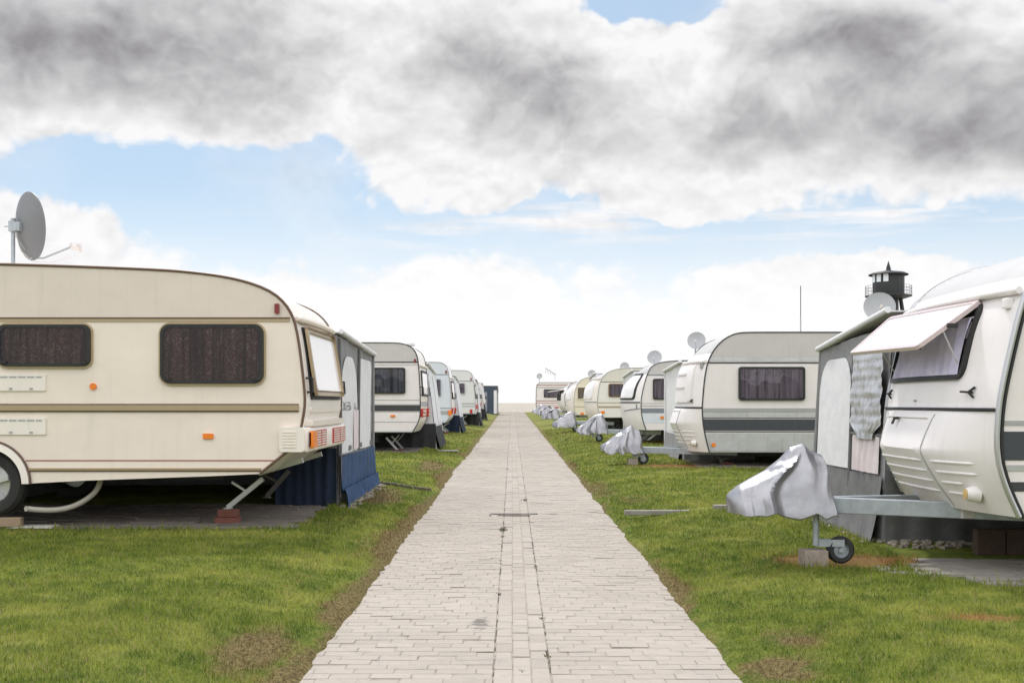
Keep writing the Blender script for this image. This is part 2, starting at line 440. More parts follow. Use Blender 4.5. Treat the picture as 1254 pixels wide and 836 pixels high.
# ---- grass blades
def blades():
    P = []
    for (ya, yb, dens, h, wdt) in ((4.2, 7, 5200, .030, .0042), (7, 10, 3600, .030, .0055), (10, 14, 1900, .032, .008), (14, 20, 850, .034, .012), (20, 30, 330, .036, .02), (30, 46, 110, .040, .034)):
        for side in (-1, 1):
            y0 = ya; x1 = min(yb*.47+.4, 9)
            n = int(dens*(yb-ya)*(x1-.9)); Y = RNG.uniform(ya, yb, n); X = RNG.uniform(.9, x1, n)*side
            keep = (np.abs(X) < Y*.455+.25) & (np.abs(X) > edge_x(Y, side)-.01)
            b = bare_np(X, Y); wn = 1.1*fbm(X*5.5, Y*5.5, 3)+.9*fbm(X*1.1, Y*1.1, 4)
            keep &= RNG.random(n) > .25*sst(.5, 1.0, b+wn-1.0)
            for (qx0, qx1, qy0, qy1) in NOGRASS:
                jx = .05*(fbm(X*4, Y*4, 8)-.5)*2
                keep &= ~((X+jx > qx0) & (X+jx < qx1) & (Y+jx > qy0) & (Y+jx < qy1))
            X = X[keep]; Y = Y[keep]; b = b[keep]
            hh = h*.85*(.45+RNG.random(len(X))+.9*(RNG.random(len(X)) > .985))*(.6+.9*fbm(X*2.3, Y*2.3, 21))*(1-.45*sst(.4, 1, b))
            d = np.abs(X)-edge_x(Y, side); hh = hh*(.55+.45*sst(0, .12, d))
            for (qx0, qx1, qy0, qy1) in NOGRASS:
                dq = np.hypot(np.maximum(np.maximum(qx0-X, X-qx1), 0), np.maximum(np.maximum(qy0-Y, Y-qy1), 0)); hh = hh*(1+.9*(1-sst(.02, .14, dq)))
            P.append((X, Y, hh, np.full(len(X), wdt)))
    X = np.concatenate([p[0] for p in P]); Y = np.concatenate([p[1] for p in P]); H = np.concatenate([p[2] for p in P]); W = np.concatenate([p[3] for p in P])
    Z = ground_z(X, Y)-.003; n = len(X)
    a = RNG.uniform(0, 2*math.pi, n); lean = RNG.uniform(.1, .95, n)*H; la = RNG.uniform(0, 2*math.pi, n)
    dx, dy = np.cos(a)*W/2, np.sin(a)*W/2; lx, ly = np.cos(la)*lean, np.sin(la)*lean
    V = np.empty((n, 5, 3))
    V[:, 0] = np.stack([X-dx, Y-dy, Z], -1); V[:, 1] = np.stack([X+dx, Y+dy, Z], -1)
    V[:, 2] = np.stack([X+dx*.7+lx*.35, Y+dy*.7+ly*.35, Z+H*.6], -1); V[:, 3] = np.stack([X-dx*.7+lx*.35, Y-dy*.7+ly*.35, Z+H*.6], -1)
    V[:, 4] = np.stack([X+lx, Y+ly, Z+H], -1)
    b = np.arange(n)[:, None]*5
    T = np.concatenate([b+np.array([[0, 1, 2]]), b+np.array([[0, 2, 3]]), b+np.array([[3, 2, 4]])], 0)
    me = mesh_np('grass', V.reshape(-1, 3), T)
    tone = np.repeat(RNG.random(n), 5).astype(np.float32)
    at_ = me.attributes.new('tone', 'FLOAT', 'POINT'); at_.data.foreach_set('value', tone)
    me.materials.append(lawn_mat(True)); o = bpy.data.objects.new('grass', me); COL.objects.link(o)
    tag(o, 'short green lawn with dry brown patches on both sides of the brick path', 'grass', kind='stuff')
    print('blades', n)
NOGRASS = [(-9, -2.02, 10.72, 13.0), (-9, -1.93, 13.0, 16.25), (2.85, 9, 7.5, 8.5), (3.0, 9, 8.4, 12.0), (1.22, 2.9, 12.3, 12.75), (3.35, 9, 20.1, 25), (-9, -2.1, 25.6, 31), (2.05, 2.75, 8.3, 8.75)]
blades()

# ---- brick path: every brick a raised top in one sheet
def path():
    V = []; Fc = []; tone = []
    g = .0012
    def brick(x0, x1, y0, y1):
        dz = random.gauss(0, .0012); tx = random.gauss(0, .004); ty = random.gauss(0, .004)
        j = [max(0, random.gauss(.0008, .0018)) for _ in range(4)]
        x0 += g/2+j[0]; x1 -= g/2+j[1]; y0 += g/2+j[2]; y1 -= g/2+j[3]
        if y1 < 40:
            sy = .010*(vnoise(np.array([x0*1.5]), np.array([y0*.0+7]), 3)[0]-.5)
            y0 += sy; y1 += sy
        cx, cy = (x0+x1)/2, (y0+y1)/2
        z = GS*cy+dz+.014*(float(fbm(np.array([cx*1.3]), np.array([cy*1.0]), 9, 2)[0])-.5)
        c = .003; b = len(V)
        for (x, y, o, lo) in ((x0, y0, 0, 1), (x1, y0, 0, 1), (x1, y1, 0, 1), (x0, y1, 0, 1), (x0+c, y0+c, 0, 0), (x1-c, y0+c, 0, 0), (x1-c, y1-c, 0, 0), (x0+c, y1-c, 0, 0)):
            V.append((x, y, z+tx*(x-cx)+ty*(y-cy)-(.0035 if lo else 0)))
        Fc.extend([(b+4, b+5, b+6, b+7), (b, b+1, b+5, b+4), (b+1, b+2, b+6, b+5), (b+2, b+3, b+7, b+6), (b+3, b, b+4, b+7)])
        t = random.random(); tone.extend([t]*8)
    S0, S1 = -.090, .190            # the channel strip down the middle
    for (a, b) in ((-1.30, S0-.004), (S1+.004, 1.34)):
        y = 2.0; r = 0
        while y < 107:
            w = .205; x = a; first = w*((0, .5, .25, .7)[r % 4] or 1)+random.uniform(-.01, .01)
            while x < b-.001:
                x2 = min(x+(first if x == a else w*random.uniform(.97, 1.03)), b)
                if b-x2 < .03: x2 = b
                brick(x, x2, y, y+.1); x = x2
            y += .1; r += 1
    for k in range(3):
        w = (S1-S0)/3; y = 2.0+(0, .09, .04)[k]
        while y < 107: 
            brick(S0+k*w, S0+(k+1)*w, y, y+.2); y += .2
    v = np.array(V); me = mesh_np('brick_path', v, np.array(Fc))
    at_ = me.attributes.new('tone', 'FLOAT', 'POINT'); at_.data.foreach_set('value', np.array(tone, np.float32))
    m, t, bs, out = newmat('pale_clay_pavers')
    gp = t.node('ShaderNodeNewGeometry').outputs['Position']
    tn = t.node('ShaderNodeAttribute', attribute_name='tone').outputs['Fac']
    c = t.mix(tn, (.345, .305, .265, 1), (.395, .352, .308, 1))
    n1 = t.noise(gp, .9, 5, .6); n2 = t.noise(gp, 14, 5, .65); n3 = t.noise(gp, 160, 3, .7)
    c = t.mix(t.math('MULTIPLY', t.ss(n1, .35, .7), .45), c, (.43, .385, .34, 1))
    c = t.mix(t.math('MULTIPLY', t.ss(n2, .48, .68), .5), c, (.30, .275, .25, 1))
    c = t.mix(t.math('MULTIPLY', t.ss(t.noise(gp, 2.6, 6, .7), .5, .72), .35), c, (.30, .275, .255, 1))
    c = t.mix(t.math('MULTIPLY', t.ss(n3, .62, .72), .55), c, (.22, .20, .18, 1))
    c = t.mix(t.math('MULTIPLY', t.ss(n3, .30, .24), .0), c, (.7, .7, .66, 1))
    sp = t.node('ShaderNodeSeparateXYZ', {0: gp}); 
    dx = t.math('SUBTRACT', sp.outputs[0], -.19); dy = t.math('SUBTRACT', sp.outputs[1], 6.95)
    q = t.math('ADD', t.math('MULTIPLY', t.math('MULTIPLY', dx, dx), 120.0), t.math('MULTIPLY', t.math('MULTIPLY', dy, dy), 10.0))
    st = t.ss(t.math('ADD', t.math('MULTIPLY', t.math('EXPONENT', t.math('MULTIPLY', q, -1.0)), .5), t.math('MULTIPLY', t.noise(gp, 16, 4, .7), 1.3)), .98, 1.16)
    c = t.mix(t.math('MULTIPLY', st, .7), c, (.10, .095, .09, 1))
    t.l.new(c, bs.inputs['Base Color']); bs.inputs['Roughness'].default_value = .85; bs.inputs['Specular IOR Level'].default_value = .25
    h = t.math('ADD', t.math('MULTIPLY', n3, .4), n2)
    b = t.node('ShaderNodeBump', {'Height': h, 'Strength': .5, 'Distance': .004}); t.l.new(b.outputs[0], bs.inputs['Normal'])
    me.materials.append(m); o = bpy.data.objects.new('brick_path', me); COL.objects.link(o); tag(o, kind='structure')
    # sand bed in the joints
    m, t, bs, out = newmat('joint_sand')
    gp = t.node('ShaderNodeNewGeometry').outputs['Position']; sp = t.node('ShaderNodeSeparateXYZ', {0: gp})
    c = t.mix(t.ss(t.noise(gp, 3.5, 6, .7), .50, .68), (.375, .33, .285, 1), (.15, .13, .11, 1))
    l1 = t.math('LESS_THAN', t.math('ABSOLUTE', t.math('SUBTRACT', sp.outputs[0], S0-.002)), .012)
    l2 = t.math('LESS_THAN', t.math('ABSOLUTE', t.math('SUBTRACT', sp.outputs[0], S1+.002)), .012)
    l = t.math('MULTIPLY', t.math('MAXIMUM', l1, l2), t.ss(t.noise(gp, 6, 4), .40, .58))
    c = t.mix(l, c, (.07, .06, .045, 1))
    t.l.new(c, bs.inputs['Base Color']); bs.inputs['Roughness'].default_value = .95
    o = sheet('path_bed', np.linspace(-1.30, 1.34, 45), np.concatenate([np.arange(2, 30, .25), np.arange(30, 107.6, 1)]),
              lambda X, Y: GS*Y-.0042+.014*(fbm(X*1.3, Y*1.0, 9, 2)-.5), m); tag(o, kind='structure')
path()
print('ground done')

# ------------------------------------------------------------ caravans
ROWG = 'caravans parked in rows beside the brick path'
ROOFG = paint('roof_sheet', (.50, .49, .49), .42, var=.4, streak=.0)
class Caravan:
    def __init__(c, name, label, s, Y0, W, px, top, L, body, end, trim, bulge=.04, bp=4, extra=None, under=None, rough_y=None, ny=18, snap=None):
        c.s, c.Y0, c.W, c.p = s, Y0, W, -s
        c.E = [at(x, y, Y0) for x, y in px]
        c.E = resample(smooth_poly(c.E, 2), .035)
        for zc_ in (snap or ()):
            k_ = min(range(len(c.E)), key=lambda i: abs(c.E[i][1]-zc_)); c.E[k_] = (c.E[k_][0], zc_)
        c.zt = max(p[1] for p in c.E); c.Xr = c.E[-1][0]
        c.B, c.bp, c.extra = bulge, bp, extra
        mx = [p for p in c.E]
        zz, xx = [], []
        for p in mx:
            if not zz or p[1] > zz[-1]+1e-5: zz.append(p[1]); xx.append(p[0])
        c.zz, c.xx = zz, xx
        c.zb = c.E[0][1]
        X0 = max(p[0]*c.p for p in c.E)*c.p; c.X0 = X0; XF = X0+s*L; c.XF = XF
        zt = c.E[-1][1]; zb = c.zb
        rz = .5
        far = [(XF-s*1.0, zt), (XF-s*.45, zt-.04), (XF-s*.15, zt-.22), (XF-s*.02, zt-.6), (XF, zt-1.1), (XF-s*.12, zb+.25), (XF-s*.35, zb)]
        far = smooth_poly(far, 2)
        und = under if under else [(c.E[0][0]+s*.5, zb)]
        poly = list(c.E)+far+list(reversed(und))
        nE = len(c.E)
        ts = sorted(set([-1, -.985, -.955, -.9, 1, .985, .955, .9]+[round(-1+2*k/ny, 4) for k in range(ny+1)]))
        root = empty(name, ((X0+XF)/2, Y0+W/2, gz((X0+XF)/2, Y0+W/2) if abs((X0+XF)/2) < 9 else .2), label, 'caravan', ROWG); c.root = root
        V = []; Fc = []; n = len(poly)
        for t in ts:
            y = Y0+W/2*(1+t)
            for i, (x, z) in enumerate(poly):
                dx = c.disp(y, z) if i < nE else 0.0
                if i >= nE: 
                    tt = 1-abs(t)**6
                    wx = .08*tt if (nE+3 < i < nE+len(far)-1) else 0
                    V.append((x+s*wx, y, z))
                else: V.append((x+c.p*dx, y, z))
        for j in range(len(ts)-1):
            for i in range(n):
                Fc.append((j*n+i, j*n+(i+1) % n, (j+1)*n+(i+1) % n, (j+1)*n+i))
        Fc.append(tuple(range(n))); Fc.append(tuple((len(ts)-1)*n+i for i in range(n)))
        c.body = link('body', V, Fc, body, root, True)
        if end is not None and end is not body:
            c.body.data.materials.append(end)
            nF = len(c.body.data.polygons)
            for f in c.body.data.polygons:
                if abs(f.normal.y) < .8 and (f.center.x*-1 if c.p < 0 else f.center.x)+off_of(root).x*(c.p) > -1e9:
                    wx = f.center.x+off_of(root).x
                    if (wx-c.Xr)*c.p > -.1: f.material_index = 1
            if s > 0:
                c.body.data.materials.append(ROOFG)
                for f in c.body.data.polygons:
                    if abs(f.normal.y) < .8 and f.center.z+off_of(root).z > c.zt-.36: f.material_index = 2
        # corner trims, near and far
        if trim:
            mb = MB(); mb.tube([(x+c.p*.004, Y0-.004, z+.004) for x, z in c.E[::2]+far[:3]], .013, 8); mb.build('edge_trim', trim, root, True)
            mb = MB(); mb.tube([(x+c.p*.004, Y0+W+.004, z+.004) for x, z in c.E[::2]+far[:3]], .013, 8); mb.build('edge_trim', trim, root, True)
    def disp(c, y, z):
        t = (y-c.Y0)/c.W*2-1
        w = 1-float(sst(c.zt-.75, c.zt-.02, z))*.92
        d = c.B*(1-abs(t)**c.bp)*w
        if z > c.zt-.01: d = 0
        if c.extra: d += c.extra(t, z)
        return d
    def end(c, y, z, off=0):
        x = float(np.interp(z, c.zz, c.xx)); return (x+c.p*(c.disp(y, z)+off), y, z)
    def side(c, a, b, off=0): return (a, c.Y0-off, b)
    def q(c, x0, y0, x1, y1, Y=None):
        Y = Y or c.Y0
        a0, b1 = at(x0, y0, Y); a1, b0 = at(x1, y1, Y); return (min(a0, a1), b0, max(a0, a1), b1)
    def band(c, name, mat, y0, y1, x_end=None, off=.001, th=.006, x_far=None, z=None):
        """moulding or stripe along the near side; x_end = pixel column where it ends near the path"""
        z1 = at(0, y0, c.Y0)[1]; z0 = at(0, y1, c.Y0)[1]
        xe0 = float(np.interp((z0+z1)/2, c.zz, c.xx)); 
        if x_end is not None: xe0 = at(x_end, 0, c.Y0)[0]
        elif abs(z1-z0) > .05:
            xa = float(np.interp(z0, c.zz, c.xx)); xb = float(np.interp(z1, c.zz, c.xx))
            xf = c.XF-c.s*.2 if x_far is None else x_far
            P = [(xf, z0), (xf, z1)]+[(float(np.interp(zz, c.zz, c.xx)), zz) for zz in np.linspace(z1, z0, 9)]
            return slab(MB(), c.side, P, off, th).build(name, mat, c.root)
        xf = c.XF-c.s*.2 if x_far is None else x_far
        return slab(MB(), c.side, rrect(min(xe0, xf), z0, max(xe0, xf), z1, 0), off, th).build(name, mat, c.root)
    def topband(c, mat, y0):
        zb = at(0, y0, c.Y0)[1]
        E = [p for p in c.E if p[1] >= zb]
        P = [(float(np.interp(zb, c.zz, c.xx)), zb)]+E+[(c.XF-c.s*1.0, c.zt), (c.XF-c.s*.45, c.zt-.05), (c.XF-c.s*.2, zb)]
        mb = MB(); V = [(a, c.Y0-.0025, b) for a, b in P]; mb.add(V+[(a, c.Y0+.01, b) for a, b in P], [tuple(range(len(P)))]+[(i, (i+1) % len(P), len(P)+(i+1) % len(P), len(P)+i) for i in range(len(P))])
        mb.build('roof_band', mat, c.root)
    def lamp(c, name, mat, x0, y0, x1, y1, round_=False, th=.02):
        r = c.q(x0, y0, x1, y1); rad = (r[2]-r[0])/2 if round_ else .008
        slab(MB(), c.side, rrect(*r, rad), .0, th).build(name, mat, c.root, True)
    def underside(c, wheel_x=None, legs=1, wheel_r=.31, axle=True, wheel_z=None):
        s, Y0, W = c.s, c.Y0, c.W; zc = c.zb
        mb = MB(); X1 = c.X0+s*.9
        for yy in (Y0+W*.25, Y0+W*.75): mb.bar((X1, yy, zc-.03), (c.XF-s*.9, yy, zc-.03), .05, .12)
        xm = (c.X0+c.XF)/2 if wheel_x is None else wheel_x
        zw = (gz(xm, Y0+.3) if abs(xm) < 8.9 else GS*min(Y0, 108)+.1)+wheel_r if wheel_z is None else wheel_z
        mb.tube([(xm, Y0+.2, zw), (xm, Y0+W-.2, zw)], .045, 10)
        mb.box((xm, Y0+W/2, zw+.1), (.3, .3, .2))
        mb.build('chassis', CHASSIS, c.root)
        for k, yy in enumerate((Y0+.14, Y0+W-.14)):
            w = MB().lathe((xm, yy-.09, zw), (0, 1, 0), [(wheel_r*.60, 0), (wheel_r*.66, -.01), (wheel_r*.9, 0), (wheel_r, .035), (wheel_r, .15), (wheel_r*.9, .185), (wheel_r*.6, .18)], 36).build('wheel', TYRE, c.root, True)
            y_ = -.004 if k == 0 else .19; d = 1 if k == 0 else -1
            m = MB().lathe((xm, yy-.09+y_, zw), (0, d, 0), [(.0, .05), (wheel_r*.14, .045), (wheel_r*.16, .06), (wheel_r*.58, .07), (wheel_r*.62, 0), (wheel_r*.66, .0), (wheel_r*.66, .1)], 36)
            for j in range(5):
                a = j*2*math.pi/5+.3; m.bar((xm+wheel_r*.08*math.cos(a), yy-.09+y_+d*.03, zw+wheel_r*.08*math.sin(a)), (xm+wheel_r*.6*math.cos(a), yy-.09+y_+d*.022, zw+wheel_r*.6*math.sin(a)), .07, .03)
            m.build('rim', RIM, w, True)
    def steady(c, foot, top, brace, Ys, mat=None, foot2=None):
        for yy in Ys:
            mb = MB(); f = Vector((foot[0], yy, foot[1])); t = Vector((top[0], yy, top[1])); d = (t-f)
            for o in (-.022, .022): mb.bar(f+Vector((0, o, 0)), t+Vector((0, o, 0)), .008, .045)
            for q in (.1, .35, .6, .9): mb.box(f+d*q, (.02, .05, .02))
            m = f+d*.55; b = Vector((brace[0], yy, brace[1])); mb.bar(m, b, .03, .02); mb.lathe(f+Vector((0, 0, -.012)), (0, 0, 1), [(.0, 0), (.05, 0), (.05, .012), (0, .014)], 12)
            mb.build('corner_steady', mat or GALV, c.root)

def supports(label, x, y, z0, z1, group=None, n=2):
    b = empty('brick_stack', (x, y, z0), label, 'bricks', group); h = (z1-z0)/n
    for k in range(n):
        MB().box((x+random.uniform(-.01, .01), y+random.uniform(-.01, .01), z0+h*(k+.5)), (.24-.06*k, .13, h-.004), Matrix.Rotation(random.uniform(-.15, .15), 3, 'Z')).build('brick', BRICKM, b, bevel=.004)
    return b

# ================= A: the big cream caravan on the left
A = [(318, 580), (350, 554), (364, 545), (369, 521), (373, 499), (373, 483), (370, 454), (366, 422), (362, 400), (357, 385), (348, 371), (333, 358), (310, 348), (280, 340), (240, 334.5), (200, 331), (100, 327), (0, 324), (-60, 323)]
YA = 10.65
def pA(x, y): return at(x, y, YA)
arc = [pA(-15+45*math.cos(a), 592-45*math.sin(a)) for a in np.linspace(0, math.pi, 15)]
und = [pA(250, 583), pA(107, 588)]+arc+[pA(-70, 592), pA(-400, 592)]
cA = Caravan('caravan', 'big cream caravan with gold trims and brown lace curtains, nearest on the left', -1, YA, 2.25, A, None, 6.3, CREAM, CREAM_END, BROWN, bulge=.03, under=und)
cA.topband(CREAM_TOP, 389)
cA.band('moulding', BROWN, 388.5, 390.3, 355, th=.012); cA.band('moulding', GOLD, 390.6, 393.6, 355, th=.010)
cA.band('moulding', GOLD, 496, 502.5, 366, th=.022); cA.band('moulding', BROWN, 494.2, 495.4, 366, th=.008); cA.band('moulding', BROWN, 502.8, 504.2, 366, th=.012)
cA.band('pin_stripe', REDLINE, 563, 564.3, 336, th=.002, x_far=pA(32, 0)[0])
cA.band('moulding', GOLD, 572.8, 575.4, 320, th=.016, x_far=pA(36, 0)[0]); cA.band('moulding', BROWN, 575.6, 577, 320, th=.010, x_far=pA(36, 0)[0])
window(cA.side, cA.q(-1, 397.5, 112, 448.5), cA.root, RUBBER, CUR_BROWN, .07, .028, 15, GOLD)
window(cA.side, cA.q(197.5, 397, 323.5, 469.5), cA.root, RUBBER, CUR_BROWN, .09, .03, 17, GOLD)
for nm, (y0, y1) in (('fridge_vent', (458, 478.5)), ('fridge_vent', (511, 532))):
    v = slab(MB(), cA.side, rrect(*cA.q(-40, y0, 56.5, y1), .01), 0, .014).build(nm, CREAM_END, cA.root)
    mb = MB()
    for x_, w_ in ((-36, 8), (-25, 8), (-14, 8), (1, 9), (12, 9), (23, 9), (34, 9), (45, 7)): slab(MB(), cA.side, rrect(*cA.q(x_, y0+2.6, x_+w_, y0+4.4), 0), .0142, .003).build('louvre', MIDGREY, v)
    for x_ in (-30, 12, 37): slab(MB(), cA.side, rrect(*cA.q(x_, y1-4, x_+4, y1-1.5), 0), .0142, .004).build('clip', MIDGREY, v)
cA.lamp('side_marker', ORANGE, 110.5, 469, 118.5, 477, True); cA.lamp('side_reflector', ORANGE, 249, 530.5, 261.5, 537)
cA.lamp('clearance_light', DARKRED, 337, 372, 342.5, 384, th=.035)
# wheel arch moulding
mb = MB(); cx, cz = pA(-15, 592); k = YA/F
out = [(cx+51*k*math.cos(a), cz+51*k*math.sin(a)) for a in np.linspace(0, math.pi, 25)]; inn = [(cx+43*k*math.cos(a), cz+43*k*math.sin(a)) for a in np.linspace(0, math.pi, 25)]
V = []
for (P, o) in ((out, -.001), (out, .022), (inn, .03), (inn, -.1)): V += [cA.side(a, b, o) for a, b in P]
Fc = [(i*25+j, i*25+j+1, (i+1)*25+j+1, (i+1)*25+j) for i in range(3) for j in range(24)]+[(0, 25, 50, 75), (24, 49, 74, 99)]
mb.add(V, Fc); mb.build('wheel_arch', CREAM_END, cA.root, True)
V = [cA.side(cx+(53*k)*math.cos(a), cz+53*k*math.sin(a), .012) for a in np.linspace(0, math.pi, 25)]
MB().tube(V, .009, 6).build('arch_trim', BROWN, cA.root, True)
cA.underside(wheel_x=cx, wheel_r=.305, wheel_z=pA(0, 593)[1])
# rear bumper that wraps the corner
def stepM(c): return lambda y, z, off: c.end(y, z, off)
zb0, zb1 = pA(0, 553)[1], pA(0, 523)[1]
y0, y1 = YA-.03, YA+2.28
mb = MB()
prof = [(zb0, -.06), (zb0, .085), (zb0+.02, .10), (zb1-.02, .10), (zb1, .085), (zb1, -.06)]
xb = float(np.interp(1.05, cA.zz, cA.xx))
rows = [y0+(y1-y0)*q for q in (0, .01, .03, .1, .3, .5, .7, .9, .97, .99, 1)]
V = []; 
for i, y in enumerate(rows):
    e = min(y-y0, y1-y); f = min(1, (e+.004)/.05)**.5
    for z, o in prof: V.append((xb+(o if o < 0 else o*f+(1-f)*.03), y, (zb0+zb1)/2+(z-(zb0+zb1)/2)*(1 if f > .5 else .93)))
n = len(prof); Fc = [(i*n+k, i*n+(k+1) % n, (i+1)*n+(k+1) % n, (i+1)*n+k) for i in range(len(rows)-1) for k in range(n)]+[tuple(range(n)), tuple((len(rows)-1)*n+k for k in range(n))]
mb.add(V, Fc)
bump = mb.build('bumper', CREAM_END, cA.root, True)
# wrap piece on the side
w = slab(MB(), cA.side, rrect(pA(343, 0)[0], zb0, xb+.06, zb1, .03), 0, .045).build('bumper_cap', CREAM_END, cA.root, True)
mb = MB()
for q in np.linspace(.2, .8, 6): slab(mb, cA.side, rrect(pA(347, 0)[0], zb0+(zb1-zb0)*q-.005, pA(364, 0)[0], zb0+(zb1-zb0)*q+.005, .004), .044, .007)
mb.build('rib', CREAM, w)
def bM(y, z, off): return (xb+.10+off, y, z)
for (ya, yb, flip) in ((YA+.0, YA+.92, 0), (YA+1.35, YA+2.2, 1)):
    za, zc = zb0+.035, zb1-.035; L = yb-ya
    lt = slab(MB(), bM, rrect(ya, za, yb, zc, .015), 0, .012).build('rear_light', RED, cA.root, True)
    seg = [(0, .24, ORANGE)] if not flip else []
    for (a, b_, m_) in seg: slab(MB(), bM, rrect(ya+L*a, za, ya+L*b_, zc, .01), .0, .035).build('indicator_lens', m_, lt, True)
    mb = MB()
    for g0, g1 in ((.30, .60), (.68, .97)) if not flip else ((.05, .48), (.56, .95)):
        for q in np.linspace(.12, .88, 6): slab(mb, bM, rrect(ya+L*g0, za+(zc-za)*q-.006, ya+L*g1, za+(zc-za)*q+.006, 0), .012, .004)
    mb.build('reflector_strip', LENSWHITE, lt)
# ledge above the bumper, moulded panel lines, hood, rear window flap, grab handles
slab(MB(), cA.end, rrect(YA+.12, zb1+.005, YA+2.1, zb1+.06, .01), 0, .07).build('ledge', CREAM_END, cA.root, True)
slab(MB(), cA.end, rrect(YA+.2, 1.28, YA+2.05, 1.33, .02), 0, .018).build('moulding', CREAM_END, cA.root, True)
mb = MB(); mb.tube([cA.end(y, 2.15, .03+.02*math.sin((y-YA)/2.25*math.pi)) for y in np.linspace(YA+.02, YA+2.23, 14)], [.02]+[.034]*12+[.02], 8); mb.build('rain_hood', CREAM, cA.root, True)
def flap(name, parent, H0, H1, F0, F1, th, mat, rim=None, rw=.03):
    """thick pane hinged along H0-H1 with its free edge at F0-F1"""
    H0, H1, F0, F1 = map(Vector, (H0, H1, F0, F1)); nrm = (H1-H0).cross(F0-H0).normalized()*th
    M = lambda a, b, off: tuple((H0*(1-a)+H1*a)*(1-b)+(F0*(1-a)+F1*a)*b+nrm*(off/th))
    lw = (H1-H0).length; lh = (F0-H0).length
    def sc(P): return [(a/lw, b/lh) for a, b in P]
    f = ring(MB(), M, sc(rrect(0, 0, lw, lh, .04)), sc(rrect(rw, rw, lw-rw, lh-rw, .03)), 0, th*1.3).build(name, rim or mat, parent, True)
    slab(MB(), M, sc(rrect(rw*.9, rw*.9, lw-rw*.9, lh-rw*.9, .03)), 0, th).build('pane', mat, f, True)
    return f
zt_, zl_ = 2.085, 1.42
ringo = rrect(YA+.2, zl_-.02, YA+2.0, zt_, .05)
ring(MB(), cA.end, ringo, rrect(YA+.25, zl_+.03, YA+1.95, zt_-.05, .04), 0, .015).build('rear_window_frame', RUBBER, cA.root, True)
slab(MB(), cA.end, rrect(YA+.24, zl_+.02, YA+1.96, zt_-.04, .04), .001, .003).build('rear_window_opening', CUR_BROWN, cA.root, True)
e0 = cA.end(YA+.2, zt_, .065); e1 = cA.end(YA+1.9, zt_, .06)
def _f(y): 
    p = cA.end(y, zl_+.02, .075); return p
fl = flap('rear_window', cA.root, e0, e1, _f(YA+.2), _f(YA+1.9), .022, ACRYL, GOLD, .05)
WINP = [o for o in fl.children][0]
for y in (YA+.1, YA+2.12):
    h = MB(); P = [cA.end(y, 1.47, .0), cA.end(y, 1.47, .055), cA.end(y, 1.60, .06), cA.end(y, 1.60, .0)]; h.tube(P, .012, 8); h.build('grab_handle', RUBBER, cA.root, True)
# steadies under the tail
fx, fz = at(279, 621, 11.2)
cA.steady((fx, fz), at(322, 586, 11.2), at(284, 590, 11.2), (11.2,), ALUTRIM)
cA.steady((fx+.1, fz), at(322, 586, 11.2), at(284, 590, 11.2), (12.5,), RUSTY)
MB().bar((at(317, 579, 11.2)[0], 11.2, at(317, 579, 11.2)[1]), (at(371, 561, 11.2)[0], 11.2, at(371, 563, 11.2)[1]), .05, .05).build('frame_rail', ALUTRIM, cA.root)
MB().bar((-2.45, 12.4, .70), (-2.05, 12.4, .82), .05, .05).build('frame_rail', ALUTRIM, cA.root)
supports('low stack of bricks under the corner leg of the big cream caravan', fx, 11.2, gz(fx, 11.2), fz-.014, n=2)
# paved stands, sunk in the lawn
def paving(name, x0, x1, y0, y1, bw, bh, mat, gap=.012, skip=.0, seed=1, dz=.0, ragged=.0):
    rnd = random.Random(seed); mb = MB(); y = y0; r = 0
    while y < y1-.01:
        x = x0-(r % 2)*bw*.45
        while x < x1-.01:
            w = bw*rnd.uniform(.92, 1.08)
            a, b = max(x, x0-rnd.uniform(0, ragged)), min(x+w, x1+rnd.uniform(0, ragged))
            if b-a > .08 and rnd.random() > skip:
                cx_, cy_ = (a+b)/2, y+bh/2; zz = max(gz(cx_, cy_), gz(a, y), gz(b, y)) if abs(cx_) < 20 else GS*cy_+.1
                mb.box((cx_, cy_, zz-.012+dz+rnd.uniform(-.004, .006)), (b-a-gap, bh-gap, .05), Matrix.Rotation(rnd.uniform(-.012, .012), 3, 'Z') @ Matrix.Rotation(rnd.uniform(-.01, .01), 3, 'X'))
            x += w
        y += bh; r += 1
    return tag(mb.build(name, mat), kind='structure')
PAVE_D = paint('dark_pavers', (.19, .165, .145), .9, var=.7, scale=7, bump=.6, bscale=60)
PAVE_L = paint('weathered_slabs', (.30, .275, .25), .9, var=.8, scale=6, bump=.6, bscale=60)
paving('paving', -8.2, -2.12, 10.72, 13.0, .30, .15, PAVE_D, seed=4, ragged=.12)
# hose, block and board
hz = gz(-4.2, 10.9)
P = [pA(111, 583), pA(109, 600), pA(99, 612), pA(80, 623), pA(60, 626), pA(42, 625), pA(30, 623)]
hs = MB().tube([(x, 10.95-.06*i/6, z) for i, (x, z) in enumerate(smooth_poly(P, 2))], .026, 10).build('waste_hose', HOSE, None, True)
tag(hs, 'grey waste hose curving from the underside of the big cream caravan to the ground', 'hose')
bx = at(18, 0, 10.8)[0]; zg = gz(bx, 10.8)
tag(MB().box((bx, 10.72, zg+.07), (.2, .1, .085), Matrix.Rotation(.1, 3, 'Z')).build('wooden_chock', WOODM, bevel=.006), 'short wooden block wedged against the wheel of the big cream caravan', 'wooden block')
bx = at(42, 0, 10.8)[0]
tag(MB().box((bx, 10.78, zg+.022), (.42, .2, .02)).build('board', paint('pale_board', (.5, .48, .45), .8), bevel=.003), 'thin pale board lying under the grey waste hose', 'board')

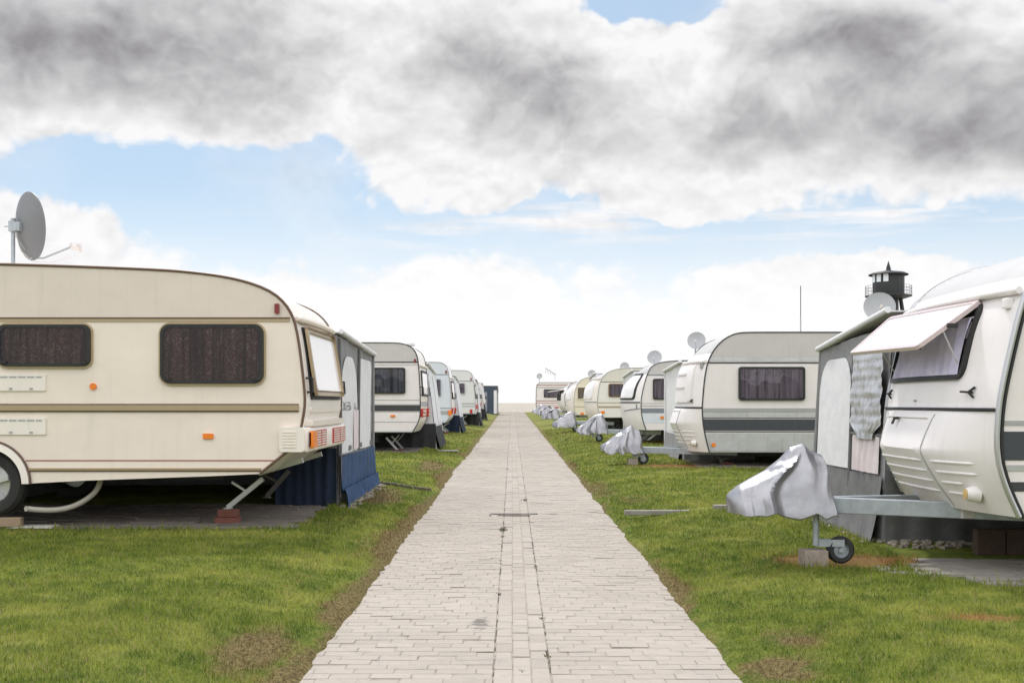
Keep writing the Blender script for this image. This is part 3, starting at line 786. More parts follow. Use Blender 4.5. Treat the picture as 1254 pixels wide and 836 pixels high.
# ------------------------------------------------------------ satellite dishes
DISHD = paint('shaded_dish', (.17, .175, .19), .5, var=.4)  # dish grey darkened, the shade on its back put into the colour
def dish(label, c, axis, r, base, mast_top, arm=.0, seg=40, group='satellite dishes on masts above the caravans', mat=None):
    c = Vector(c); ax = Vector(axis).normalized()
    root = empty('satellite_dish', base, label, 'satellite dish', group)
    d = r*.22
    prof = [(r*q, -d+d*q*q) for q in (0, .2, .4, .6, .8, .95, 1.0)]+[(r*1.02, .004), (r*1.02, -.008)]+[(r*q, -d+d*q*q-.012) for q in (1.0, .8, .6, .4, .2, 0)]
    rd = MB().lathe(c, ax, prof, seg).build('reflector', mat or DISHM, root, True)
    up = Vector((0, 0, 1)); side = ax.cross(up).normalized(); dn = side.cross(ax).normalized()
    if dn.z > 0: dn = -dn
    a0 = c+dn*r*.95+ax*.0; a1 = c+ax*(r*1.25)+dn*r*.62
    MB().tube([a0-ax*.03, a0+ax*r*.3, a1-ax*.02], .012*r/.35, 8).build('feed_arm', DISHM, root, True)
    ln = MB().lathe(a1, (c-a1).normalized(), [(0, -.10*r/.35), (.024*r/.35, -.10*r/.35), (.024*r/.35, -.03*r/.35), (.036*r/.35, 0), (.036*r/.35, .03*r/.35), (0, .035*r/.35)], 14)
    ln.box(a1-(c-a1).normalized()*.07+up*.03, (.05*r/.35, .05*r/.35, .06*r/.35)); ln.build('receiver', LENSWHITE, root, True)
    mt = Vector(mast_top)
    MB().tube([base, mt], .021, 10).lathe(mt, (0, 0, 1), [(.024, -.05), (.024, .0), (0, .004)], 10).build('mast', GALV, root, True)
    k = r/.35; b = c-ax*(d+.02)
    m = MB(); m.bar((mt.x, mt.y, c.z), b, .05*k, .09*k); m.box((mt.x, mt.y, c.z), (.07*k, .07*k, .11*k)); m.bar((mt.x-.09*k, mt.y, c.z), (mt.x+.06*k, mt.y, c.z), .012); m.bar((mt.x, mt.y, c.z-.06), c+dn*r*.7-ax*.08, .006)
    m.build('bracket', GALV, root)
    return root
dY = 11.9
mx_, mz_ = at(15, 267, dY); cxx, czz = at(37.5, 277, dY)
mdish = dish('large grey dish on a mast above the roof of the big cream caravan', mat=DISHD, c=(cxx, dY, czz), axis=(.70, .71, .10), r=.345, base=(mx_, dY+.02, cA.zt-.005), mast_top=(mx_, dY+.02, mz_))
MB().tube([(mx_+.03, dY, czz-.05), (mx_+.08, dY, czz-.25), (cxx, dY+.05, czz-.36), (cxx+.2, dY+.1, czz-.36), (cxx+.42, dY+.15, czz-.28)], .004, 5).build('cable', LENSWHITE, mdish, True)

# ------------------------------------------------------------ awnings
AWG = 'awning tents beside the caravans'
def awning(label, s, X, Yn, Yf, zn, zf, La, base, roofm, panels=(), hem=None, pole=CAN_W, hemh=.45, tubes=(), slope=.0, detail=True, zroof=None):
    p = -s; zg = min(gz(X, Yn), gz(X, Yf))-.01
    root = empty('awning_tent', (X+s*La/2, (Yn+Yf)/2, zg), label, 'awning', AWG)
    rp = random.random()*6
    def M(y, z, off):
        t = (y-Yn)/(Yf-Yn)
        return (X+s*slope*(z-zg)+p*(off+.012*math.sin(y*5+rp)*math.sin(z*2+rp)), y, z)
    def ztop(y): return zn+(zf-zn)*(y-Yn)/(Yf-Yn)
    V = []; na, nb = 20, 12
    for j in range(nb+1):
        for i in range(na+1):
            y = Yn+(Yf-Yn)*i/na; z = zg+(ztop(y)-zg)*j/nb
            V.append(M(y, z, .008*math.sin(i*2.1+j*.4)))
    Fc = [(j*(na+1)+i, j*(na+1)+i+1, (j+1)*(na+1)+i+1, (j+1)*(na+1)+i) for j in range(nb) for i in range(na)]
    mb = MB(); mb.add(V, Fc)
    mb.add([(X+s*slope*2, Yf, zg), (X+s*La, Yf, zg), (X+s*La, Yf, zf), (X+s*slope*2, Yf, zf)], [(0, 1, 2, 3)])
    mb.add([(X+s*La, Yn, zg), (X+s*La, Yf, zg), (X+s*La, Yf, zf), (X+s*La, Yn, zn)], [(0, 1, 2, 3)])
    mb.add([(X, Yn, zg), (X+s*.5, Yn, zg), (X+s*.6, Yn, zn), (X+s*slope*2, Yn, zn)], [(0, 1, 2, 3)])
    w = mb.build('canvas_wall', base, root, True)
    zr = zroof if zroof is not None else zn
    mb = MB(); e = .035
    xs_ = [X+s*slope*2+p*e]+[X+s*La*q for q in np.linspace(.05, 1, 9)]
    V = [(x, y, z+.02*math.sin(i*1.9)*(0 < t < 1)+h) for h in (0, -.012) for i, x in enumerate(xs_) for (t, y, z) in ((0, Yn, zr+.03), (.35, Yn+(Yf-Yn)*.35, zr+(zf-zr)*.35+.015), (.7, Yn+(Yf-Yn)*.7, zr+(zf-zr)*.7+.01), (1, Yf+.06, zf))]
    m = len(xs_)*4; Fc = []
    for h in (0, m):
        for i in range(len(xs_)-1):
            for k in range(3): Fc.append((h+i*4+k, h+i*4+k+1, h+(i+1)*4+k+1, h+(i+1)*4+k))
    for i in range(len(xs_)-1):
        for k in (0, 3): Fc.append((i*4+k, (i+1)*4+k, m+(i+1)*4+k, m+i*4+k))
    for k in range(3): Fc.append((k, k+1, m+k+1, m+k)); 
    mb.add(V, Fc); mb.build('canvas_roof', roofm, root, True)
    MB().tube([(X+s*slope*2+p*(e+.01), Yn, zr+.035), (X+s*slope*2+p*(e+.01), Yf+.06, zf+.005)], .028, 10).build('roof_pole', pole, root, True)
    MB().tube([(X+p*.02, Yf+.02, zg), (X+s*slope*2+p*.02, Yf+.02, zf)], .02, 8).build('corner_post', base, root, True)
    for (ya, yb, za, zb, mt, r, nw) in panels:
        o = rrect(ya, za, yb, zb, r)
        if r > .1: o = rrect(ya, za, yb, zb, .02)[:0]+[(ya, za), ((ya+yb)/2, za), (yb, za), (yb, (za+zb)/2)]+[(yb-r+r*math.cos(q), zb-r*1.3+r*1.3*math.sin(q)) for q in np.linspace(0, math.pi/2, 7)]+[(ya+r+r*math.cos(q), zb-r*1.3+r*1.3*math.sin(q)) for q in np.linspace(math.pi/2, math.pi, 7)]+[(ya, (za+zb)/2)]
        slab(MB(), M, o, .012, .006).build('canvas_panel', mt, root, True) if nw == 0 else pleats(MB(), M, ya, za, yb, zb, .014, .02, nw).build('canvas_panel', mt, root, True)
    for (ya, za, yb, zb, mt, wd) in tubes:
        MB().tube([M(ya, za, .022), M((ya+yb)/2, (za+zb)/2, .022), M(yb, zb, .022)], wd, 6).build('zip_strip', mt, root, True)
    if hem is not None:
        mb = MB()
        def M2(y, z, off): 
            q = (z-zg)/hemh; return (X+s*slope*(z-zg)+p*(off+.05*(1-q)**2), y, z)
        pleats(mb, M2, Yn, zg+.0, Yf+.02, zg+hemh, .016, .035, max(5, int((Yf-Yn)*2.6)), gather=.7)
        mb.build('hem', hem, root, True)
        # skirt below the caravan, facing the camera side
        pleats(MB(), lambda a, b, off: (a, Yn-.01-off, b), min(X+s*.02, X+s*1.4), zg, max(X+s*.02, X+s*1.4), zg+.62, 0, .03, 5).build('skirt', hem, root, True)
    return root
zg = gz(-1.98, 14)
awA = awning('grey and white awning tent with a blue hem behind the big cream caravan', -1, -1.97, 12.97, 16.15, 2.13, 2.04, 4.0, CAN_G, CAN_W2,
   panels=[(13.15, 14.55, .78, 1.92, CAN_W2, .5, 0), (14.78, 15.95, .78, 1.94, CAN_W2, .12, 0), (14.1, 14.72, .80, 1.28, CAN_RED, 0, 6), (13.1, 14.75, 1.28, 1.38, CAN_G, 0, 0)],
   hem=None, hemh=.5, tubes=[(14.66, .78, 14.66, 2.05, CAN_DG, .02), (13.06, .3, 13.06, 2.1, CAN_DG, .015), (13.0, .78, 16.1, .74, CAN_DG, .012)], zroof=2.14)
def MA(q): return lambda y, z, off: (-1.97+off+q*max(0, .7-(z-zg))**2, y, z)
pleats(MB(), MA(.06), 12.98, zg+.16, 16.2, .76, .014, .03, 9).build('hem', CAN_BLUE, awA, True)
pleats(MB(), MA(.16), 12.98, zg-.0, 16.25, zg+.2, .025, .04, 15).build('hem_frill', CAN_BLUE, awA, True)
pleats(MB(), lambda a, b, off: (a, 12.96-off, b), -2.66, gz(-2.5, 12.95)-.02, -1.97, .86, 0, .025, 6).build('skirt', CAN_NAVY_SHADE, awA, True)  # blue skirt in shade, its darkness put into the colour
pleats(MB(), lambda y, z, off: (-1.97+off, y, z), 12.98, .8, 16.1, .86, .012, .01, 6).build('hem_strip', CAN_DG, awA, True)
# rubble at the foot of that tent
def rubble(name, label, boxes, mat, n, smin=.02, smax=.05, seed=3):
    rnd = random.Random(seed); mb = MB()
    for _ in range(n):
        x0, x1, y0, y1 = rnd.choice(boxes); x, y = rnd.uniform(x0, x1), rnd.uniform(y0, y1); s_ = rnd.uniform(smin, smax)
        mb.box((x, y, gz(x, y)+s_*.2), (s_*rnd.uniform(1, 1.8), s_, s_*.6), Matrix.Rotation(rnd.uniform(0, 3), 3, 'Z') @ Matrix.Rotation(rnd.uniform(-.4, .4), 3, 'X'))
    return tag(mb.build(name, mat, bevel=.004), label, 'rubble', kind='stuff')
rubble('rubble', 'small broken stones along the foot of the blue hemmed awning', [(-1.94, -1.76, 12.9, 16.2)], paint('rubble_stone', (.30, .26, .215), .9, var=.7, scale=15), 170)

# ================= the rest of the left row
def std(label, s, Y0, W, px, L, body, end, trim, bulge, topy, topm, win=None, bands=(), frame=RUBBER, cur=CUR_GREY, legs=None, bp=4, extra=None, wheels=True, ny=14, outer=None, lamps=(), snap=None):
    c = Caravan('caravan', label, s, Y0, W, px, None, L, body, end, trim, bulge, bp, extra, ny=ny, snap=snap)
    if topm: c.topband(topm, topy)
    for (nm, m, y0, y1, *r) in bands: c.band(nm, m, y0, y1, th=.004 if not r else r[0])
    if win: 
        for w_ in (win if isinstance(win[0], (tuple, list)) else [win]): window(c.side, c.q(*w_), c.root, frame, cur, .05, .035*max(1, (w_[2]-w_[0])*Y0/F/1.2), 12, outer)
    for (nm, m, x0, y0, x1, y1, rd) in lamps: c.lamp(nm, m, x0, y0, x1, y1, rd, .03)
    if wheels: c.underside()
    return c
B = std('white caravan with a dark grey stripe and black framed window, second on the left', -1, 25.6, 2.2,
    [(505, 529), (512.4, 517), (514.4, 508), (514.6, 495), (514.4, 481), (513.4, 461), (512, 443), (510, 433.5), (505, 425.4), (495, 420.8), (480, 419.6), (440, 419.5)], 5.6, WHITE, CREAM_END, DARKLINE, .03, 443, WHITE_BAND,
    win=(444, 450, 496.5, 482), bands=[('moulding', DARKLINE, 442.6, 444.2), ('moulding', MIDGREY, 446.2, 446.9), ('stripe', MIDGREY, 489.3, 490.1), ('stripe', MIDGREY, 494.8, 495.7), ('stripe', DARKLINE, 496, 503.2), ('stripe', MIDGREY, 503.7, 504.3), ('stripe', MIDGREY, 516, 516.8), ('lower_rail', MIDGREY, 527.8, 529.2)],
    cur=CUR_BLUE, lamps=[('side_marker', ORANGE, 478.5, 507.8, 483.8, 510.4, False), ('clearance_light', DARKRED, 507, 439.5, 509.5, 443.5, False)])
def rear_stuff(c, zl0, zl1, lw=.6, col=RED, win=(1.45, 2.05), indic=None):
    for k, (ya, yb) in enumerate(((c.Y0+.02, c.Y0+lw), (c.Y0+c.W-lw, c.Y0+c.W-.02))):
        lt = slab(MB(), c.end, rrect(ya, zl0, yb, zl1, .02), 0, .06).build('rear_light', col, c.root, True)
        mb = MB()
        for q in (.3, .7): slab(mb, c.end, rrect(ya+.06, zl0+(zl1-zl0)*q-.02, yb-.06, zl0+(zl1-zl0)*q+.02, 0), .0605, .004)
        mb.build('reflector_strip', LENSWHITE, lt)
        if indic and k == 0: slab(MB(), c.side, rrect(*c.q(*indic[1:]), .01), 0, .04).build('indicator_lens', indic[0], c.root, True)
    if win:
        z0, z1 = win; ya, yb = c.Y0+.25, c.Y0+c.W-.25
        f = ring(MB(), c.end, rrect(ya, z0, yb, z1, .05), rrect(ya+.05, z0+.05, yb-.05, z1-.05, .04), 0, .03).build('rear_window', RUBBER, c.root, True)
        slab(MB(), c.end, rrect(ya+.04, z0+.04, yb-.04, z1-.04, .04), .0, .02).build('pane', ACRYL, f, True)
        for y in (c.Y0+.1, c.Y0+c.W-.1): MB().tube([c.end(y, z0+.02, 0), c.end(y, z0+.02, .06), c.end(y, z0+.2, .06), c.end(y, z0+.2, 0)], .014, 6).build('grab_handle', RUBBER, c.root, True)
        MB().tube([c.end(y, z1+.1, .03) for y in np.linspace(c.Y0+.02, c.Y0+c.W-.02, 8)], .03, 6).build('rain_hood', c.body.data.materials[-1], c.root, True)
rear_stuff(B, 1.05, 1.24, .75, win=(1.52, 2.1)); 
slab(MB(), B.end, rrect(25.6+.0, 1.28, 27.8, 1.40, 0), 0, .004).build('stripe', MIDGREY, B.root)
def left_legs(c, xf, yf, xt, yt, xb, yb, label, both=True):
    Y = c.Y0+.55; f = at(xf, yf, Y); c.steady(f, at(xt, yt, Y), at(xb, yb, Y), (Y, c.Y0+c.W-.5), ALUTRIM)
    g = gz(f[0], Y)
    supports(label, f[0], Y, g, max(g+.05, f[1]-.012), 'bricks under the corner legs')
left_legs(B, 488, 552, 473, 535.5, 489, 532, 'bricks under the corner leg of the dark striped white caravan on the left')
awning('white awning tent with a black hem behind the dark striped caravan on the left', -1, -1.82, 27.85, 30.6, 2.30, 2.15, 4, CAN_W, CAN_W, slope=.13, panels=[(28.0, 29.3, .85, 2.1, CAN_W, .3, 0), (29.4, 30.5, .85, 2.05, CAN_W, .1, 0)], hem=CAN_BLACK, hemh=.55)
paving('paving', -8, -2.15, 25.7, 31, .3, .3, PAVE_D, seed=9)
C_ = std('bluish white caravan with a narrow grey framed window, third on the left', -1, 38, 2.2,
    [(544, 518), (550, 512), (552.6, 503), (552.3, 490), (551.8, 481), (550, 463), (548.5, 452), (545.5, 446.5), (540, 443.8), (533, 443.3), (510, 443.2)], 5.6, BLUEWHITE, WHITE_END, MIDGREY, .03, 458.5, None,
    win=(524, 464, 540, 485), bands=[('moulding', GREYBLUE, 458, 459), ('stripe', GREYBLUE, 499.2, 500.2), ('stripe', MIDGREY, 502.7, 507.5), ('lower_rail', GREYBLUE, 516.6, 518)], frame=GREYBLUE,
    lamps=[('clearance_light', DARKRED, 545.4, 453.6, 547.4, 457, False)])
rear_stuff(C_, 1.0, 1.2, .4, win=(1.5, 2.1), indic=(ORANGE, 549, 502, 553, 508.5))
left_legs(C_, 546, 528, 535, 519, 548, 518.5, 'bricks under the corner leg of the bluish white caravan')
awning('white awning tent with a navy hem behind the bluish white caravan', -1, -1.80, 40.25, 43.2, 2.3, 2.15, 4, CAN_W, CAN_W, slope=.12, panels=[(40.5, 42.9, 1.0, 2.1, CAN_W, .2, 0)], hem=CAN_NAVY_SHADE, hemh=.55)
D_ = std('pale grey green caravan with a grey framed window, fourth on the left', -1, 49.5, 2.2,
    [(581.3, 506.8), (582, 501.5), (581.9, 494), (581.5, 485.4), (580.3, 471), (578.8, 461), (576, 455.5), (571, 453.4), (552, 453.2), (530, 453.2)], 5.6, GREENWHITE, WHITE_END, MIDGREY, .02, 466, None,
    win=(555, 468.5, 570, 482.4), bands=[('moulding', GREYBLUE, 466, 466.9), ('stripe', GREYBLUE, 493.6, 494.5), ('stripe', GREYBLUE, 497, 497.8), ('lower_rail', GREYBLUE, 505.8, 507)], frame=ALUTRIM,
    lamps=[('rear_light', RED, 575.4, 501, 578.6, 506, False), ('clearance_light', DARKRED, 576.2, 462.5, 577.6, 465.5, False)])
rear_stuff(D_, 1.1, 1.3, .4, win=(1.55, 2.15))
left_legs(D_, 570, 519, 561, 509, 571, 509, 'bricks under the corner leg of the pale grey green caravan')
awning('white awning tent with a black hem behind the pale grey green caravan', -1, -1.45, 51.8, 54.6, 2.4, 2.3, 4, CAN_W, CAN_W, slope=.10, panels=[(52, 54.3, 1.1, 2.2, CAN_W, .2, 0)], hem=CAN_BLACK, hemh=.6)
def generic(Y, X, zt, zb):
    """rounded end profile for a caravan whose path end stands at X, as pixels of its near side"""
    s = -1 if X < 0 else 1
    pts = [(.25, zb), (.06, zb+.25), (.0, zb+.6), (.03, zb+1.0), (.10, zt-.75), (.18, zt-.4), (.34, zt-.14), (.62, zt-.03), (1.0, zt), (1.6, zt)]
    return [(VX+(X+s*u)/Y*F, HY-(z-CAMZ)/Y*F) for u, z in pts]
E_ = std('cream caravan half hidden behind the pale grey green caravan on the left', -1, 62, 2.2, generic(62, -1.72, 2.68, .95), 5.4, BEIGE, CREAM_END, MIDGREY, .02, 470, None, bands=[('stripe', GOLD, 491, 492)], win=(578, 474, 586, 484), frame=GREYBLUE)
rear_stuff(E_, 1.15, 1.35, .45, win=(1.6, 2.2)); 
awning('white awning tent with a black hem, fifth along on the left', -1, -1.5, 64.3, 67, 2.45, 2.3, 4, CAN_W, CAN_W, slope=.1, hem=CAN_BLACK, hemh=.9)
F_ = std('small white caravan, farthest of the left row', -1, 75, 2.2, generic(75, -1.75, 2.72, 1.05), 5.2, WHITE, WHITE_END, MIDGREY, .02, 470, None, bands=[('stripe', GREYBLUE, 491, 492)])
rear_stuff(F_, 1.2, 1.4, .45, win=(1.6, 2.2))
G_ = awning('white roofed dark awning tent at the far end of the left row', -1, -1.10, 86, 89.5, 2.62, 2.25, 4, CAN_DG, CAN_W, panels=[(86.4, 89, .6, 2.1, CAN_W, .2, 0)])
slab(MB(), lambda a, b, o: (a, 85.98-o, b), [(-5.1, .5), (-1.12, .5), (-1.12, 2.6), (-5.1, 2.6)], 0, .02).build('front_canvas', cloth('slate_canvas', (.06, .08, .12)), G_)
slab(MB(), lambda a, b, o: (a, 85.94-o, b), rrect(-2.7, .7, -1.85, 2.2, .1), 0, .01).build('canvas_panel', cloth('slate_light_canvas', (.25, .28, .36)), G_)
slab(MB(), lambda a, b, o: (a, 85.94-o, b), rrect(-1.36, .55, -1.13, 2.3, .02), 0, .01).build('canvas_panel', CAN_W, G_)

# ================= right row
def locker(zs, zc, zb, amt=.14):
    def f(t, z):
        if z > zs+.02: return 0
        e = np.interp(z, [zb, zc, zs-.03, zs, zs+.02], [.03, amt, .055, .03, 0])
        return float(e*(1-.9*np.clip((abs(t+.0)-.40)/.52, 0, 1)))
    return f
# R1
YR = 7.42; WR = 2.2
def w2p(X, Z, Y): return (VX+X/Y*F, HY-(Z-CAMZ)/Y*F)
profR1 = [(3.27, .63), (3.17, .85), (3.12, 1.05), (3.135, 1.33), (3.17, 1.53), (3.28, 2.0), (3.36, 2.18), (3.52, 2.34), (3.78, 2.46), (4.1, 2.51), (4.6, 2.54), (5.2, 2.55)]
R1 = Caravan('caravan', 'large white caravan with a propped open front window, nearest on the right', 1, YR, WR, [w2p(x, z, YR) for x, z in profR1], None, 6.0, WHITE, WHITE_END, None, bulge=.13, bp=2.6, extra=locker(1.31, 1.04, .63, .15), ny=44, snap=(1.04,))
for yy in (YR-.006, YR+WR+.006):
    pts = [(x-.004, yy, z+.004) for x, z in R1.E[::2]]+[(6, yy, 2.554), (8.2, yy, 2.555)]
    t_ = MB().tube(pts, .019, 8).build('edge_trim', ALUTRIM, R1.root, True)
    MB().tube([(x+.03, y+(-.004 if yy < 8 else .004), z-.008) for x, y, z in pts], .012, 6).build('trim_seal', RUBBER, t_, True)
for nm, m, z0, z1 in (('stripe', MIDGREY, 1.225, 1.255), ('stripe', DARKSTRIPE, 1.0, 1.185), ('stripe', ALUTRIM, .93, .97), ('stripe', DARKLINE, .80, .86)):
    P = [(8.5, z0), (8.5, z1)]+[(float(np.interp(z, R1.zz, R1.xx))+.02, z) for z in np.linspace(z1, z0, 6)]
    slab(MB(), R1.side, P, 0, .005).build(nm, m, R1.root)
window(R1.side, (4.6, 1.4, 6.0, 2.0), R1.root, RUBBER, CUR_LILAC, .06, .03, 14)
R1.underside(wheel_x=6.6)
Mr = R1.end
# front window: black sheet standing in for the dark interior, curtain, seal
wy0, wy1, wz0, wz1 = 7.84, 9.50, 1.53, 2.055
fr = ring(MB(), Mr, rrect(wy0, wz0, wy1, wz1, .09), rrect(wy0+.035, wz0+.03, wy1-.035, wz1-.03, .07), -.002, .03).build('front_window', RUBBER, R1.root, True)
slab(MB(), Mr, rrect(wy0+.02, wz0+.02, wy1-.02, wz1-.02, .07), -.002, .004).build('dark_interior_sheet', CHASSIS, fr, True)
mb = MB(); pleats(mb, lambda a, b, off: Mr(a, b, off), wy0+.05, wz0+.035, wy1-.20, wz1-.10, .003, .034, 12, gather=.0, na=110); mb.build('curtain', CUR_LILAC, fr, True)
MB().tube([Mr(y, wz1-.10, .02) for y in np.linspace(wy0+.04, wy1-.04, 10)], .006, 6).build('curtain_rail', LENSWHITE, fr, True)
ff = flap('window_flap', R1.root, (3.225, 7.88, 2.055), (3.13, 9.48, 2.055), (2.80, 7.93, 1.735), (2.775, 9.42, 1.755), .022, ACRYL, paint('pinkish_acrylic_rim', (.66, .55, .56), .2, streak=0), .035)
for q in (.12, .55, .9):
    p0 = Vector((2.80, 7.93, 1.735)).lerp(Vector((2.775, 9.42, 1.755)), q)+Vector((.05, 0, .02)); MB().box(p0, (.05, .07, .03)).build('latch', RUBBER, ff, bevel=.004)
MB().box((3.02, 7.9, 1.90), (.07, .03, .03)).build('latch', RUBBER, ff, bevel=.004)
for y in (7.93, 9.4): MB().tube([Mr(y, 1.62, .01), (2.97, y, 1.86)], .006, 6).build('stay', ALUTRIM, ff)
# rail hood over the window, seam, lid lines, ribs, handles, lamps
MB().tube([Mr(y, 2.10, .035) for y in np.linspace(YR+.03, YR+WR-.02, 18)], .026, 10).build('front_rail', WHITE_END, R1.root, True)
MB().tube([Mr(y, 1.325, .012) for y in np.linspace(YR+.0, YR+WR-.0, 30)], .012, 8).build('seam_seal', RUBBER, R1.root, True)
def frontbits(c, zs, zb, lid=(-.40, .62), small=False, sc_=1.0):
    yc = c.Y0+c.W/2; h = c.W/2; M = c.end
    for t in lid: MB().tube([M(yc+h*t, z, .001) for z in np.linspace(zs-.02, zb+.02, 18)], .0055*sc_, 5).build('lid_seam', MIDGREY, c.root, True)
    mb = MB(); mb.tube([M(y, zs-.045, .006) for y in np.linspace(yc+h*(lid[0]+.06), yc+h*(lid[1]-.06), 8)], .008, 6)
    mb.build('lid_lip', WHITE_END, c.root, True)
    mb = MB()
    for k in range(4):
        z = zb+.12+k*.072
        mb.tube([M(y, z+.0, .0) for y in np.linspace(yc+h*(lid[0]+.05), yc+h*(lid[1]-.05), 14)], [.003]+[.011]*12+[.003], 6)
        mb.tube([M(y, z+.0, .0) for y in np.linspace(yc+h*(-.82 if k > 1 else -.66), yc+h*(lid[0]-.05), 12)], [.003]+[.011]*10+[.003], 6)
        mb.tube([M(y, z+.0, .0) for y in np.linspace(yc+h*(lid[1]+.05), yc+h*.86, 6)], [.003]+[.011]*4+[.003], 6)
    mb.build('rib', WHITE_END, c.root, True)
    for t in (-.72, .76):
        y = yc+h*t; z = zs+.13
        hb = MB(); hb.bar(M(y-.04, z+.0, .012), M(y+.06, z+.005, .04), .014, .014); hb.bar(M(y-.055, z+.035, .01), M(y-.02, z, .03), .014, .016); hb.bar(M(y-.055, z-.035, .01), M(y-.025, z, .03), .014, .016)
        hb.build('grab_handle', RUBBER, c.root, bevel=.004)
    y = yc-h*.74; P = M(y, zb+.13, -.01); 
    MB().lathe(P, (c.p, 0, 0), [(.06, 0), (.05, .05), (.042, .085), (.0, .086)], 20).build('position_light', WHITE_END, c.root, True)
    MB().lathe(Vector(P)+Vector((c.p*.087, 0, 0)), (c.p, 0, 0), [(.036, 0), (.034, .006), (.0, .008)], 20).build('lamp_lens', BRASS, c.root, True)
frontbits(R1, 1.31, .63)
MB().box(Mr(8.72, 1.255, .03), (.03, .05, .02)).bar(Mr(8.72, 1.25, .04), Mr(8.69, 1.215, .05), .014).build('lid_lock', RUBBER, R1.root)
MB().box(Vector(Mr(YR+.12, 2.02, .02)), (.06, .06, .07)).build('corner_lamp', ACRYL, R1.root, bevel=.01)
MB().box(Vector(Mr(8.6, 1.385, .006)), (.012, .04, .014)).build('badge', MIDGREY, R1.root)

# drawbar, jockey wheel, cover
def drawbar(c, yc, hx, zh, xb, zr=None, post_x=None, block=None, nm=''):
    """A-frame from the hitch at hx to the body, with support post and jockey wheel"""
    s = c.s; r = c.root
    d = MB()
    for o in (-.62, .62): d.bar((hx+s*.25, yc+o*.06, zh), (xb+s*.75, yc+o, zh-.02), .06, .115)
    d.bar((hx-s*.15, yc, zh+.02), (hx+s*.35, yc, zh), .09, .09); d.bar((xb+s*.25, yc-.6, zh-.01), (xb+s*.25, yc+.6, zh-.01), .05, .08)
    dd = d.build('drawbar', GALV, r, bevel=.006)
    MB().box((xb+s*.02, yc-.36, zh), (.14, .07, .13)).build('bracket', WHITE_BAND, dd, bevel=.006)
    MB().tube([(hx-s*.3, yc, zh+.05), (hx-s*.1, yc, zh+.1), (hx+s*.1, yc, zh+.12)], [.035, .05, .04], 12).tube([(hx+s*.15, yc-.05, zh+.0), (hx+s*.12, yc-.05, zh+.3)], .018, 8).build('hitch', RUSTY, dd, True)
    px_ = hx+s*.12; zg_ = gz(px_, yc-.08)
    zf_ = zg_+.125
    j = MB().tube([(px_, yc-.09, zh+.25), (px_, yc-.09, zf_+.02)], .024, 12).bar((px_, yc-.09, zf_+.035), (px_+s*.20, yc-.12, zf_+.04), .012, .05).bar((px_, yc-.03, zf_+.035), (px_+s*.20, yc-.04, zf_+.04), .012, .05).build('jockey_wheel_post', GALV, r, True)
    wx, wz = px_+s*.18, zg_+.10+.012
    w = MB().lathe((wx, yc-.11, wz), (0, 1, 0), [(.055, 0), (.085, -.004), (.10, .015), (.102, .03), (.10, .045), (.085, .062), (.055, .058)], 30).build('tyre', TYRE, j, True)
    MB().lathe((wx, yc-.113, wz), (0, 1, 0), [(0, .0), (.018, .0), (.02, .02), (.045, .025), (.056, .004), (.06, .006), (.06, .05), (0, .05)], 24).build('rim', GALV, j, True)
    return px_, yc, zg_
STUFFB = []
def cover(label, hx, yc, z0, seed=0, k=1.0, ky=1.0):
    """a sheet pulled over the hitch: peak over the lever, folds running from it down to a loose hem"""
    rnd = random.Random(seed*13+5)
    top = [(-.66, .10), (-.64, .17), (-.56, .235), (-.46, .30), (-.36, .365), (-.27, .44), (-.18, .495), (-.09, .515), (-.02, .50), (.045, .455), (.075, .38), (.09, .30), (.115, .20), (.135, .08)]
    top = [(x+rnd.uniform(-.015, .015), z*rnd.uniform(.93, 1.05)) for x, z in top]
    hemz = [rnd.uniform(-.02, .035) for _ in range(14)]
    N, K_ = 72, 40; V = []
    folds = [(rnd.uniform(2.75, 4.5), rnd.uniform(.07, .17), rnd.uniform(.02, .05)*rnd.choice((1, 1, -1))) for _ in range(11)]
    def rise(x):
        xs_ = [p[0] for p in top]; return float(np.interp(x, xs_, [p[1] for p in top]))
    for i in range(N+1):
        u = i/N; x = -.66+.795*u
        zt_ = rise(x); zb_ = float(np.interp(u*13, range(14), hemz))+.05*max(0, .1-u)*8
        wd = .155*min(1, (u/.12)**.5 if u > 0 else 0)*min(1, ((1-u)/.05)**.5 if u < 1 else 0)+.012
        for sd in (-1, 1):
            for j in range(K_+1) if sd < 0 else range(K_-1, -1, -1):
                q = j/K_                     # 0 at the hem, 1 on the ridge
                w_ = wd*(1-q**2.2)**.6*(1+.25*(1-q))
                z = zb_+(zt_-zb_)*q
                an = math.atan2(z-.50, x+.10) % (2*math.pi); rad = math.hypot(z-.5, x+.1)
                f = 0
                for (a_, ww, am) in folds:
                    dd = (an+.25*math.sin(rad*6+a_*3)-a_)
                    f += am*math.exp(-(dd/ww)**2)*(1 if dd > 0 else .6)
                f *= min(1, rad/.22)*min(1, (1-q)*4+.12)
                f += .012*(float(fbm(np.array([x*4+seed*3]), np.array([z*4+sd*4]), seed, 2)[0])-.5)*2
                V.append((hx+k*(x+.01*math.sin(z*20+seed)), yc+k*ky*sd*max(w_+f*(1-.3*q), .004), z0+k*(z+f*.25)))
    m = 2*K_+1
    Fc = [(i*m+j, i*m+j+1, (i+1)*m+j+1, (i+1)*m+j) for i in range(N) for j in range(m-1)]
    o = link('hitch_cover', V, Fc, SILVER, None, True)
    md = o.modifiers.new('thickness', 'SOLIDIFY'); md.thickness = .003
    return tag(o, label, 'hitch cover', 'silver hitch covers')
def block(label, x, y, zg_):
    o = MB().box((x-.02, y-.09, zg_+.05), (.175, .17, .13), Matrix.Rotation(.06, 3, 'Z')).build('concrete_block', STONEM, bevel=.008)
    return tag(o, label, 'concrete block', 'blocks under the jockey wheel posts')
